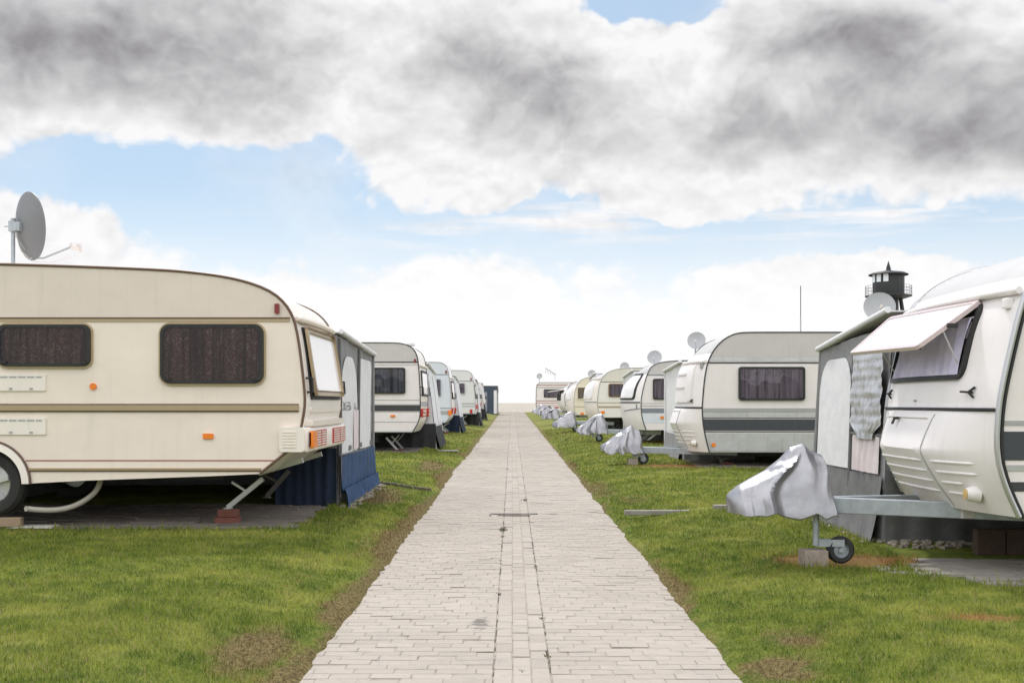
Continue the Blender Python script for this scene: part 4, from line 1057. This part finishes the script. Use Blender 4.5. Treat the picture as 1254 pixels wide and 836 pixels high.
px_, py_, pz_ = drawbar(R1, 8.5, 2.10, .62, 3.22)
block('rough concrete block under the support post of the nearest right caravan', px_, py_, pz_)
cover('large crumpled silver cover over the hitch of the nearest right caravan', 2.24, 8.5, .535, 1)
# things below R1
R1.steady((4.0, gz(4.0, 7.95)+.16), (3.55, .6), (4.3, .56), (7.95,), RUSTY); supports('red brick stack under the corner leg of the nearest right caravan', 4.02, 7.95, gz(4, 7.95), gz(4, 7.95)+.15)
MB().bar((4.4, 8.1, .55), (4.4, 9.2, .55), .1, .1).build('cross_member', CHASSIS, R1.root)
fl_ = MB()
for k in range(5): fl_.box((3.75+k*.23, 9.05, gz(3.9, 9.05)+.10), (.222, .1, .2))
tag(fl_.build('kerb_stones', paint('dark_kerb', (.10, .065, .05), .9, var=.6, scale=12), bevel=.005), kind='structure')
paving('paving', 3.05, 8.5, 7.45, 8.62, .62, .12, PAVE_L, seed=21, ragged=.28, skip=.03)
paving('paving', 2.62, 3.2, 7.95, 8.25, .5, .14, PAVE_L, seed=5, ragged=.1, dz=-.012)
rubble('rubble', 'broken stones along the foot of the nearest right awning', [(2.95, 3.5, 9.7, 11.4), (3.1, 3.8, 9.3, 9.9)], paint('rubble_stone', (.42, .38, .33), .9), 240, .02, .045, 8)
tag(MB().box((1.75, 12.55, gz(1.7, 12.55)+.012), (1.05, .09, .05), Matrix.Rotation(.05, 3, 'Z')).box((2.55, 12.58, gz(2.6, 12.6)+.022), (.7, .09, .05), Matrix.Rotation(.02, 3, 'Z')).build('path_edging', PAVE_L, bevel=.006), kind='structure')
awR = awning('grey awning tent with a silver quilted blind beside the nearest right caravan', 1, 3.12, 9.72, 11.9, 2.03, 1.92, 4.0, CAN_G, CAN_W,
    panels=[(10.74, 11.84, .76, 1.80, CAN_W, .28, 0), (9.85, 10.64, .76, 1.1, CAN_RED, 0, 5)], hem=CAN_DG, hemh=.56, tubes=[(10.68, .6, 10.68, 1.85, CAN_DG, .02), (9.75, 1.09, 10.7, 1.09, CAN_DG, .014)], zroof=2.12, slope=.05)
def QM(y, z, off):
    t = (z-1.1)/.75; return (3.12+.05*(z-.2)-off-.010*abs(math.sin((y-9.8)*30))-.006*abs(math.sin(z*40)), 10.2+(y-10.2)*(1 if t > .12 else .55+.45*max(t, 0)/.12), z)
V = []; na, nb = 40, 46
for j in range(nb+1):
    for i in range(na+1): V.append(QM(9.74+.88*i/na, 1.05+.80*j/nb, .035+.02*(float(vnoise(np.array([i*.25]), np.array([j*.25]), 3)[0]))))
MB().add(V, [(j*(na+1)+i, j*(na+1)+i+1, (j+1)*(na+1)+i+1, (j+1)*(na+1)+i) for j in range(nb) for i in range(na)]).build('quilted_blind', SILVERQ, awR, True)

# R2
pxR2 = [(869, 553.7), (864, 535), (861, 518), (860, 500), (861.5, 480), (863.5, 460), (867, 443), (874, 429), (884, 417.5), (896, 409.8), (908, 407.3), (930, 407), (1000, 407)]
YR2 = 20.2; zR = lambda y, Y: at(0, y, Y)[1]
R2 = std('white caravan with a dark stripe and ribbed silver lower panels, second on the right', 1, YR2, 2.2, pxR2, 6.2, WHITE, WHITE_END, DARKLINE, .26, 438, WHITE_BAND,
    win=(904.2, 449, 985.5, 490), bands=[('rail', ALU, 438.2, 442.3), ('moulding', DARKLINE, 443.2, 445), ('moulding', MIDGREY, 499.6, 503.8, .012), ('panel', ALU, 504.2, 511), ('pin_stripe', DARKLINE, 511.2, 512.1), ('stripe', DARKSTRIPE, 513, 527.0), ('pin_stripe', DARKLINE, 527.8, 529), ('lower_panel', ALU, 530, 551.8), ('lower_rail', ALUTRIM, 552, 553.6)],
    extra=locker(1.27, 1.0, .52, .145), bp=2.6, ny=34, snap=(1.0,), cur=CUR_GREY, lamps=[('side_marker', ORANGE, 871.3, 542, 876.2, 547, True)])
frontbits(R2, 1.27, .52, sc_=1.6)
MB().tube([R2.end(y, 1.285, .012) for y in np.linspace(YR2, YR2+2.2, 20)], .016, 6).build('seam_seal', RUBBER, R2.root, True)
f2 = slab(MB(), R2.end, rrect(YR2+.3, 1.38, YR2+1.95, 2.05, .06), 0, .04).build('window_cover', WHITE_END, R2.root, True)
mb = MB()
for z in (1.62, 1.86): slab(mb, R2.end, rrect(YR2+.55, z, YR2+1.35, z+.035, .015), .0405, .012)
mb.build('embossed_slot', WHITE_BAND, f2, True)
MB().tube([R2.end(y, 2.10, .035) for y in np.linspace(YR2+.03, YR2+2.17, 14)], .03, 8).build('front_rail', WHITE_END, R2.root, True)
for y in (YR2+.12, YR2+2.0): MB().box(Vector(R2.end(y, 2.02, .02)), (.06, .06, .09)).build('corner_lamp', MIDGREY, R2.root)
R2.steady(at(890, 574, 20.8), at(877, 556, 20.8), at(900, 557, 20.8), (20.8,), RUSTY)
supports('bricks under the corner leg of the silver panelled caravan', at(890, 574, 20.8)[0], 20.8, gz(3.8, 20.8), gz(3.8, 20.8)+.06, 'bricks under the corner legs')
px_, py_, pz_ = drawbar(R2, 21.3, 2.12, .50, 3.3); cover('crumpled silver cover over the hitch of the silver panelled caravan', 2.30, 21.3, .42, 2)
block('small grey block under the post of the silver panelled caravan', px_, py_, pz_)
paving('paving', 3.3, 8.5, 20.2, 22.4, .3, .3, PAVE_D, seed=33)
awning('narrow white awning tent behind the silver panelled caravan', 1, 3.33, 22.45, 24.9, 2.14, 2.05, 4, CAN_W, CAN_W, panels=[(22.9, 24.5, .8, 1.9, CAN_W, .3, 0)], hem=CAN_G, hemh=.5, tubes=[(22.6, .7, 22.6, 2.0, CAN_DG, .02)])
# R3
pxR3 = [(791.5, 526.4), (787.5, 516), (785.6, 505), (785, 495), (786, 484), (789, 471), (792.5, 459), (796.5, 450.5), (802, 446), (811, 443.3), (827, 441.8), (850, 441.3)]
R3 = std('rounded white caravan with grey blue stripes and a sloping front window, third on the right', 1, 30.0, 2.2, pxR3, 6, WHITE, WHITE_END, DARKLINE, .42, 459, WHITE_BAND,
    win=(799.5, 463.5, 828, 489), bands=[('moulding', GREYBLUE, 458.4, 459.8), ('stripe', GREYBLUE, 499.8, 505.6), ('stripe', MIDGREY, 493.5, 494.2), ('stripe', MIDGREY, 496.5, 497.5), ('panel', BLUEWHITE, 506.2, 518)], bp=2.2, ny=26,
    lamps=[('side_marker', ORANGE, 808.7, 509.3, 814.3, 512.4, False)])
f3 = ring(MB(), R3.end, rrect(30.2, 1.45, 31.9, 2.15, .08), rrect(30.25, 1.5, 31.85, 2.1, .06), 0, .03).build('front_window', RUBBER, R3.root, True)
slab(MB(), R3.end, rrect(30.24, 1.49, 31.86, 2.11, .06), 0, .02).build('pane', ACRYL, f3, True)
MB().tube([R3.end(y, 1.38, .01) for y in np.linspace(30.03, 32.17, 16)], .018, 6).build('seam_seal', RUBBER, R3.root, True)
mb = MB(); mb.bar(R3.end(30.12, 1.2, .02), R3.end(30.12, 1.34, .02), .02); mb.tube([R3.end(y, 1.22-.1*(y-30.05), .01) for y in np.linspace(30.03, 30.7, 6)], .012, 5); mb.build('decal', GREYBLUE, R3.root)
R3.steady(at(794, 538, 30.6), at(806, 529, 30.6), at(789, 528, 30.6), (30.6, 31.7), ALUTRIM)
px_, py_, pz_ = drawbar(R3, 31.1, 2.05, .60, 3.2); cover('crumpled silver cover over the hitch of the rounded white caravan', 2.45, 31.1, .52, 3, k=1.08)
awning('white awning tent behind the rounded white caravan', 1, 3.42, 32.3, 35, 2.25, 2.15, 4, CAN_W, CAN_W, hem=CAN_G, hemh=.5, tubes=[(32.6, .7, 32.6, 2.1, CAN_DG, .02)])
# R4
R4 = std('cream caravan with beige stripes and a large side window, fourth on the right', 1, 39.0, 2.2,
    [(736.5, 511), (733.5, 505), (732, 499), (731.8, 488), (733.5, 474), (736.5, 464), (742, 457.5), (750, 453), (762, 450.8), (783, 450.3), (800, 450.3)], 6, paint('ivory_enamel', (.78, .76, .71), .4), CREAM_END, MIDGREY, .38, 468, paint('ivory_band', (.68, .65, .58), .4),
    win=(745.5, 470, 768, 485.5), bands=[('moulding', BROWN, 467.2, 468), ('stripe', GOLD, 492.5, 493.5), ('stripe', GOLD, 497, 499.2)], bp=2.4, frame=BROWN, outer=GOLD, ny=22,
    lamps=[('side_marker', ORANGE, 736, 503, 740.5, 506, False)])
slab(MB(), R4.end, rrect(39.25, 1.5, 40.95, 2.1, .06), 0, .03).build('front_window', ACRYL, R4.root, True)
MB().tube([R4.end(y, 1.4, .01) for y in np.linspace(39.03, 41.17, 14)], .018, 6).build('seam_seal', MIDGREY, R4.root, True)
MB().tube([R4.end(y, 2.2, .05) for y in np.linspace(39.03, 41.17, 10)], .04, 6).build('front_rail', WHITE_END, R4.root, True)
R4.steady(at(752, 524, 39.6), at(745, 514, 39.6), at(758, 514, 39.6), (39.6,), RUSTY)
px_, py_, pz_ = drawbar(R4, 40.1, 1.9, .68, 2.75); cover('pale silver cover over the hitch of the cream striped caravan', 2.13, 40.1, .50, 4, k=1.1)
awning('white awning tent behind the cream striped caravan', 1, 3.0, 41.3, 44, 2.4, 2.3, 4, CAN_W, CAN_W, hem=CAN_DG, hemh=.5)
# R5
R5 = std('small beige caravan with its blind drawn, fifth on the right', 1, 50.5, 2.1,
    [(706, 508), (703.6, 502), (702.6, 495), (703, 485), (705, 475), (709, 467.5), (715, 463.2), (723, 461.2), (731, 460.8), (745, 460.8)], 5.6, BEIGE, CREAM_END, MIDGREY, .3, 470, None,
    win=(706.5, 473.5, 721, 489), bands=[('stripe', CREAM_END, 494, 494.8), ('stripe', GOLD, 497.5, 498.3)], bp=2.4, frame=BEIGE, cur=CUR_BEIGE, lamps=[('side_marker', ORANGE, 711, 505, 715, 507.4, False)])
slab(MB(), R5.end, rrect(50.7, 1.5, 52.4, 2.05, .06), 0, .03).build('front_window', ACRYL, R5.root, True)
px_, py_, pz_ = drawbar(R5, 51.5, 1.75, .78, 2.6); cover('silver cover over the hitch of the small beige caravan', 2.0, 51.5, .62, 5, k=1.05)
# R6
R6 = std('far white caravan with raised window flaps, sixth on the right', 1, 62.5, 2.1, generic(62.5, 2.85, 2.55, .93), 5.4, WHITE, WHITE_END, DARKLINE, .35, 470, None,
    win=(696, 476, 706, 487), bands=[('stripe', DARKLINE, 491.5, 492.5)], bp=2.4)
slab(MB(), R6.end, rrect(62.8, 1.5, 64.3, 2.05, .06), 0, .03).build('front_window', CHASSIS, R6.root, True)
flap('window_flap', R6.root, R6.end(62.8, 2.08, .03), R6.end(64.3, 2.08, .03), (2.0, 62.8, 1.95), (2.0, 64.3, 1.95), .03, ACRYL, ACRYL)
px_, py_, pz_ = drawbar(R6, 63.5, 1.95, .85, 2.7); cover('small silver cover over the hitch of the white caravan with raised flaps', 2.1, 63.5, .66, 6, k=1.1)
cover('last silver cover, farthest along the right row', 1.95, 71, .70, 7, k=1.1)
# R7
zt7, zb7 = zR(468, 78), zR(503, 78)
R7 = std('white caravan with thin red stripes standing across the far end of the right row', 1, 78, 2.3,
    [w2p(x, z, 78) for x, z in ((1.78, .82), (1.66, 1.1), (1.64, 1.5), (1.66, 2.2), (1.70, 2.62), (1.86, 2.72), (2.2, 2.74), (3.0, 2.74))], 5.6, WHITE, WHITE_END, DARKLINE, .02, 470, None,
    win=(666, 476.5, 687, 486.5), bands=[('moulding', REDLINE, 471, 471.8), ('moulding', DARKLINE, 474, 474.6), ('stripe', REDLINE, 490.2, 491), ('stripe', REDLINE, 493, 493.6), ('stripe', REDLINE, 496, 496.5)], cur=CUR_RED if 'CUR_RED' in globals() else CUR_GREY,
    lamps=[('rear_light', RED, 660.5, 495.8, 666.5, 498.5, False), ('rear_light', RED, 678, 498, 684, 499.5, False)])
MB().box((3.6, 79.1, 2.78), (3.4, 1.9, .1)).build('roof_cap', WHITE_END, R7.root, bevel=.04)

# dishes over the right row (front side towards the camera)
dax = (-.22, -.9, .32)
for (lb, x, y, Y, r, bz) in (('pale dish on the roof of the silver panelled caravan, in front of the lighthouse', 1074.6, 376, 20.9, .275, R2.zt), ('pale dish over the roof of the rounded white caravan', 852, 417, 31, .24, R3.zt),
    ('pale dish over the roof of the cream striped caravan', 801, 437.5, 40, .25, R4.zt), ('small dish over the roof of the small beige caravan', 764.5, 449, 51.5, .21, R5.zt), ('small dish over the far white caravan with raised flaps', 724.5, 457.6, 63.5, .22, R6.zt),
    ('tiny dish on the red striped caravan at the far end', 660.5, 460.5, 79, .2, R7.zt)):
    X, Z = at(x, y, Y)
    dish(lb, (X, Y-.12, Z), dax, r, (X, Y+.05, bz-.005), (X, Y+.05, Z+.05))
X, Z = at(498, 419, 27.2)
hs = MB().lathe((at(498, 0, 27)[0], 27, B.zt), (0, 0, 1), [(.2, 0), (.19, .04), (.12, .09), (0, .1)], 20).build('roof_vent', WHITE_BAND, B.root, True)
# thin aerial behind R2, flag like aerial on R7
X, Z = at(980.5, 350, 22)
a_ = empty('aerial', (X, 22, R2.zt), 'thin whip aerial rising over the roof of the silver panelled caravan', 'aerial')
MB().tube([(X, 22, R2.zt-.01), (X, 22, R2.zt+.4)], .014, 8).build('mount', MIDGREY, a_); MB().tube([(X, 22, R2.zt+.4), (X, 22, Z)], .008, 6).build('whip', DARKLINE, a_)
a_ = empty('television_aerial', (2.7, 79, R7.zt), 'small slanting aerial on the red striped caravan at the far end', 'aerial')
MB().tube([(2.95, 79, R7.zt+.03), (2.95, 79, 3.4)], .02, 6).build('mast', MIDGREY, a_)
m_ = MB().bar((2.3, 79, 3.75), (3.0, 79, 3.3), .03)
for q in np.linspace(0, .8, 6): m_.bar((2.3+.7*q, 79, 3.75-.45*q), (2.3+.7*q, 79, 3.4-.2*q), .02)
m_.build('boom', DARKLINE, a_)

# lighthouse
LY = 150.0; k = LY/F; lx = (1088-VX)*k
def lz(y): return CAMZ-(y-HY)*k
zg_ = .6
L_ = empty('lighthouse', (lx, LY, zg_), 'black steel lighthouse with a galleried lantern, standing beyond the right row', 'lighthouse')
g0, g1 = lz(363), lz(359)
MB().lathe((lx, LY, 0), (0, 0, 1), [(.0, g0-.05), (2.2, g0-.05), (2.2, g0+.2), (2.0, g0+.25), (2.0, lz(336.5)), (0, lz(336.5))], 16).build('lantern_room', TOWERM, L_)
mb = MB()
for a in np.linspace(math.pi*1.05, math.pi*1.35, 3): mb.box((lx+2.02*math.cos(a), LY+2.02*math.sin(a), lz(341)), (.62, .06, 1.1), Matrix.Rotation(a+math.pi/2, 3, 'Z'))
mb.build('window', paint('lantern_glass', (.75, .8, .85), .1, streak=0), L_)
MB().lathe((lx, LY, 0), (0, 0, 1), [(2.5, lz(337)-.02), (2.55, lz(336.2)), (2.0, lz(333.8)), (.7, lz(332)), (.32, lz(330.8)), (.26, lz(327)), (.0, lz(319))], 20).build('roof', TOWERM, L_)
MB().lathe((lx, LY, 0), (0, 0, 1), [(1.9, g0-.35), (2.95, g0-.02), (2.95, g0+.12), (1.9, g0+.12)], 24).build('gallery', TOWERM, L_)
mb = MB()
for j in range(24):
    a = j*math.pi/12; mb.tube([(lx+2.9*math.cos(a), LY+2.9*math.sin(a), g0+.1), (lx+2.9*math.cos(a), LY+2.9*math.sin(a), g0+1.35)], .02, 5)
for h in (.55, .95, 1.35): mb.tube([(lx+2.9*math.cos(a), LY+2.9*math.sin(a), g0+h) for a in np.linspace(0, 2*math.pi, 33)], .02, 5)
mb.build('railing', TOWERM, L_)
mb = MB(); mb.tube([(lx, LY, zg_), (lx, LY, g0)], [1.5, 1.25], 16)
for j in range(6):
    a = j*math.pi/3+.3; top = (lx+1.7*math.cos(a), LY+1.7*math.sin(a), g0-.1); bot = (lx+4.2*math.cos(a), LY+4.2*math.sin(a), zg_-.2)
    mb.tube([bot, top], .16, 8); a2 = a+math.pi/3
    for h in (3, 6.5, 10): 
        f = (h-zg_)/(g0-zg_); r_ = 4.2-2.5*f; mb.tube([(lx+r_*math.cos(a), LY+r_*math.sin(a), h), (lx+r_*math.cos(a2), LY+r_*math.sin(a2), h)], .07, 6)
        mb.tube([(lx+r_*math.cos(a), LY+r_*math.sin(a), h), (lx, LY, h+1.5)], .06, 6)
mb.build('tower_frame', TOWERM, L_)

# drain in the path, hole cover in the lawn
dyy = 13.35; dz_ = GS*dyy
d_ = empty('drain_grate', (0, dyy, dz_), 'rusty gully grate set across the middle of the brick path', 'drain')
MB().box((.02, dyy+.10, dz_+.003), (.56, .025, .02)).box((.02, dyy-.10, dz_+.003), (.36, .02, .02)).box((-.25, dyy, dz_+.003), (.02, .2, .02)).box((.2, dyy, dz_+.003), (.02, .2, .02)).build('frame', RUSTY, d_)
mb = MB()
for j in range(9): mb.box((-.16+j*.04, dyy, dz_+.0), (.016, .16, .014))
mb.build('bars', paint('rusted_iron', (.22, .15, .12), .8, var=.5, scale=20), d_)
hc = MB().box((-1.5, 27.0, gz(-1.5, 27)+.03), (.5, .3, .03), Matrix.Rotation(.1, 3, 'Z')).build('stone_slab', PAVE_L, bevel=.005)
tag(hc, 'small stone slab sunk in the lawn near the second left caravan', 'slab')
cr = MB()
for j in range(9):
    x = -1.99+j*.10; cr.box((x, 16.35-.01*j, gz(x, 16.35)+.012), (.095, .07, .05), Matrix.Rotation(random.uniform(-.1, .1), 3, 'Z'))
tag(cr.build('path_edging', paint('dark_kerb2', (.12, .10, .08), .9), bevel=.004), kind='structure')
# tufts in the joints of the path
def tufts():
    V = []; Fc = []
    rnd = random.Random(5)
    for (x, y, n, sp, h) in ((-.09, 11.9, 60, .035, .025), (-.09, 11.3, 20, .02, .02), (.17, 15.3, 40, .04, .02), (-.09, 6.9+1.1, 14, .015, .015), (.19, 7.1, 18, .015, .02), (.19, 9.3, 14, .02, .015), (.19, 6.1, 12, .015, .015), (-.09, 22, 16, .04, .02), (.19, 10.6, 14, .02, .015), (.05, 5.75, 8, .01, .012)):
        for _ in range(n):
            a = rnd.gauss(x, sp*.5); b = rnd.gauss(y, sp*2.5); t = rnd.uniform(0, 6.28); l = h*rnd.uniform(.5, 1.2); z = GS*b-.003; i = len(V)
            V += [(a-.004, b, z), (a+.004, b, z), (a+math.cos(t)*l, b+math.sin(t)*l, z+l*.8)]; Fc.append((i, i+1, i+2))
    o = link('weeds', V, Fc, paint('moss', (.07, .075, .03), .9)); tag(o, 'tiny weeds growing in the joints of the brick path', 'weeds', kind='stuff')
tufts()

# ------------------------------------------------------------ world, sun, camera
SUN_EL, SUN_AZ = 52, -14      # azimuth measured from +Y towards +X
w = bpy.data.worlds.new('World'); scene.world = w; w.use_nodes = True; t = NT(w.node_tree); t.n.clear()
out = t.node('ShaderNodeOutputWorld'); bg = t.node('ShaderNodeBackground', {'Strength': .1}); t.l.new(bg.outputs[0], out.inputs[0])
sky = t.node('ShaderNodeTexSky', sky_type='NISHITA', sun_disc=False, sun_elevation=R(SUN_EL), sun_rotation=R(SUN_AZ), altitude=0, air_density=1.0, dust_density=.6, ozone_density=1.2)
d = t.node('ShaderNodeTexCoord').outputs['Generated']
sp = t.node('ShaderNodeSeparateXYZ', {0: d}); x, y, z = sp.outputs
yy = t.math('MAXIMUM', y, .12); u = t.math('DIVIDE', x, yy); v = t.math('DIVIDE', z, yy)
front = t.ss(y, .15, .5)
wn = t.node('ShaderNodeTexNoise', {'Vector': d, 'Scale': 9.0, 'Detail': 4.0, 'Roughness': .55}).outputs['Color']
wsp = t.node('ShaderNodeSeparateXYZ', {0: wn})
wn2 = wn
uw = t.math('ADD', u, t.math('MULTIPLY', t.math('SUBTRACT', wsp.outputs[0], .5), .16)); vw = t.math('ADD', v, t.math('MULTIPLY', t.math('SUBTRACT', wsp.outputs[1], .5), .07))
def G(px, py, sx, sy, a, warp=True):
    u0, v0 = (px-VX)/F, (HY-py)/F
    du = t.math('DIVIDE', t.math('SUBTRACT', uw if warp else u, u0), sx/F); dv = t.math('DIVIDE', t.math('SUBTRACT', vw if warp else v, v0), sy/F)
    q = t.math('ADD', t.math('MULTIPLY', du, du), t.math('MULTIPLY', dv, dv))
    return t.math('MULTIPLY', t.math('EXPONENT', t.math('MULTIPLY', q, -1.0)), a)
def gsum(L, warp=True):
    S = None
    for m_ in L:
        g = G(*m_, warp); S = g if S is None else t.math('ADD', S, g)
    return S
wob = t.node('ShaderNodeVectorMath', {0: wn2, 1: (.09, .09, .09)}, operation='MULTIPLY').outputs[0]
def field(off):
    mp = t.node('ShaderNodeMapping', {'Vector': d, 'Location': (.37, .1, .2+off), 'Scale': (1, 1, 1.35)}).outputs[0]
    mpw = t.node('ShaderNodeVectorMath', {0: mp, 1: wob}, operation='ADD').outputs[0]
    a = t.noise(mp, 7.5, 7, .60)
    vo = t.node('ShaderNodeTexVoronoi', {'Vector': mpw, 'Scale': 24.0, 'Detail': 2.0, 'Roughness': .6}, feature='F1', normalize=True).outputs['Distance']
    return t.math('ADD', t.math('MULTIPLY', t.math('SUBTRACT', a, .5), 3.2), t.math('MULTIPLY', t.math('SUBTRACT', .42, vo), 2.3)), a
f0, n1 = field(0); f1, _ = field(.016)
lowm = t.node('ShaderNodeMapping', {'Vector': d, 'Location': (.1, .7, .46), 'Scale': (1, 1, 1.3)}).outputs[0]
n3 = t.noise(lowm, 8, 5, .5)
# large cloud masses of this sky: centre, half sizes (degrees-like units), weight
M_ = [(120, 30, 360, 140, 1.5), (330, 60, 230, 100, .8), (560, 215, 95, 75, 1.2), (440, 140, 90, 45, .7), (620, 262, 42, 30, 1.3), (700, 100, 260, 110, 1.3), (980, 110, 300, 110, 1.5), (1250, 130, 260, 125, 1.3), (40, 135, 260, 50, .6),
      (815, 2, 62, 24, -3.2), (320, 252, 200, 66, -1.8), (130, 218, 130, 34, -1.5), (720, 275, 140, 32, -1.5), (990, 292, 330, 26, -1.4), (1200, 285, 160, 30, -1.2), (400, 190, 60, 25, -.8),
      (60, 305, 75, 50, 2.0), (15, 240, 70, 26, 1.0), (1060, 330, 130, 46, 1.7), (850, 248, 55, 20, 1.6), (280, 385, 200, 45, 1.6), (540, 370, 130, 45, 1.0), (620, 450, 900, 70, 1.3)]
S = t.math('MULTIPLY', gsum(M_), front)
back = t.math('MULTIPLY', t.math('SUBTRACT', 1.0, front), .35)
dens = t.math('ADD', t.math('ADD', f0, S), back)
cov = t.ss(dens, .10, .85)
# thin streaks drawn out by the wind
st = t.noise(t.node('ShaderNodeMapping', {'Vector': d, 'Location': (.3, .2, .1), 'Rotation': (0, R(-3), 0), 'Scale': (2.5, 2.5, 30)}).outputs[0], 2.2, 5, .55)
stb = t.math('MULTIPLY', gsum([(900, 268, 420, 30, .95), (1150, 255, 200, 16, .8), (420, 290, 180, 14, .7), (720, 255, 200, 30, .4)], False), front)
cov = t.math('MAXIMUM', cov, t.math('MULTIPLY', t.ss(st, .40, .66), stb, clamp=True))
cov = t.math('MAXIMUM', cov, t.math('MULTIPLY', t.ss(n3, .40, .75), .35))
# thick cloud seen from below is grey, its edges and tops are bright
GR = [(30, 50, 360, 85, 2.2), (250, 130, 160, 40, .6), (610, 110, 170, 60, .85), (560, 170, 70, 30, .6), (700, 60, 90, 50, .5), (940, 150, 150, 50, 1.2), (1230, 150, 170, 80, 1.5), (1030, 30, 120, 50, 1.6), (1190, 60, 160, 60, .6), (1000, 190, 300, 30, .5), (440, 90, 80, 70, -.5), (840, 60, 60, 70, -.9), (860, 120, 50, 30, -.4), (1150, 130, 50, 30, -.5)]
Q = t.math('MULTIPLY', gsum(GR), front)
relief = t.math('SUBTRACT', f1, f0)
thick = t.ss(dens, .5, 2.0)
gr = t.math('ADD', Q, t.math('MULTIPLY', t.math('SUBTRACT', n3, .5), 2.3))
gr = t.math('ADD', gr, t.math('MULTIPLY', t.math('SUBTRACT', n1, .5), 1.6))
gr = t.math('MULTIPLY', t.ss(gr, -.1, 2.45), t.math('MULTIPLY_ADD', thick, .6, .4))
gr = t.math('ADD', t.math('ADD', gr, .06), t.math('MULTIPLY', relief, .34), clamp=True)
K = 10.0
ccol = t.mix(gr, (.90*K, .893*K, .90*K, 1), (.285*K, .277*K, .288*K, 1))
bk = t.math('MULTIPLY', t.math('SUBTRACT', 1.0, front), t.ss(z, .0, .5))
ccol = t.mix(bk, ccol, (2.3*K, 2.25*K, 2.2*K, 1))  # sky behind the camera brightened to fill the caravan walls facing it
skyc = t.mix(1.0, sky.outputs[0], (1.0, 1.05, 1.08, 1), 'MULTIPLY')
skyc = t.mix(.55, skyc, (.54*K, .68*K, .82*K, 1))
c = t.mix(cov, skyc, ccol)
hor = t.math('SUBTRACT', 1.0, t.ss(t.math('ABSOLUTE', z), .03, .19))
c = t.mix(t.math('MULTIPLY', hor, .97), c, (.99*K, .985*K, .99*K, 1))
c = t.mix(t.math('MULTIPLY', hor, t.math('SUBTRACT', 1.0, front)), c, (.75*K, .76*K, .77*K, 1))
t.l.new(c, bg.inputs['Color'])
w.cycles.sampling_method = 'MANUAL'; w.cycles.sample_map_resolution = 512

sd = bpy.data.lights.new('sun', 'SUN'); sd.energy = 2.1; sd.angle = R(4); sd.color = (1, .965, .93)
so = bpy.data.objects.new('sun', sd); COL.objects.link(so)
dirv = Vector((math.sin(R(SUN_AZ))*math.cos(R(SUN_EL)), math.cos(R(SUN_AZ))*math.cos(R(SUN_EL)), math.sin(R(SUN_EL))))
so.rotation_euler = dirv.to_track_quat('Z', 'Y').to_euler(); so.location = dirv*50

cd = bpy.data.cameras.new('camera'); cam = bpy.data.objects.new('camera', cd); COL.objects.link(cam)
cam.location = (0, 0, CAMZ); cam.rotation_euler = (R(90), 0, 0)
cd.sensor_width = 36; cd.lens = 36*F/1254; cd.clip_start = .05; cd.clip_end = 12000
cd.shift_y = (HY-418)/1254; cd.shift_x = (627-VX)/1254
scene.camera = cam
scene.view_settings.view_transform = 'Standard'; scene.view_settings.look = 'None'; scene.view_settings.exposure = 0.1; scene.view_settings.gamma = 1
scene.cycles.max_bounces = 4; scene.cycles.transparent_max_bounces = 8
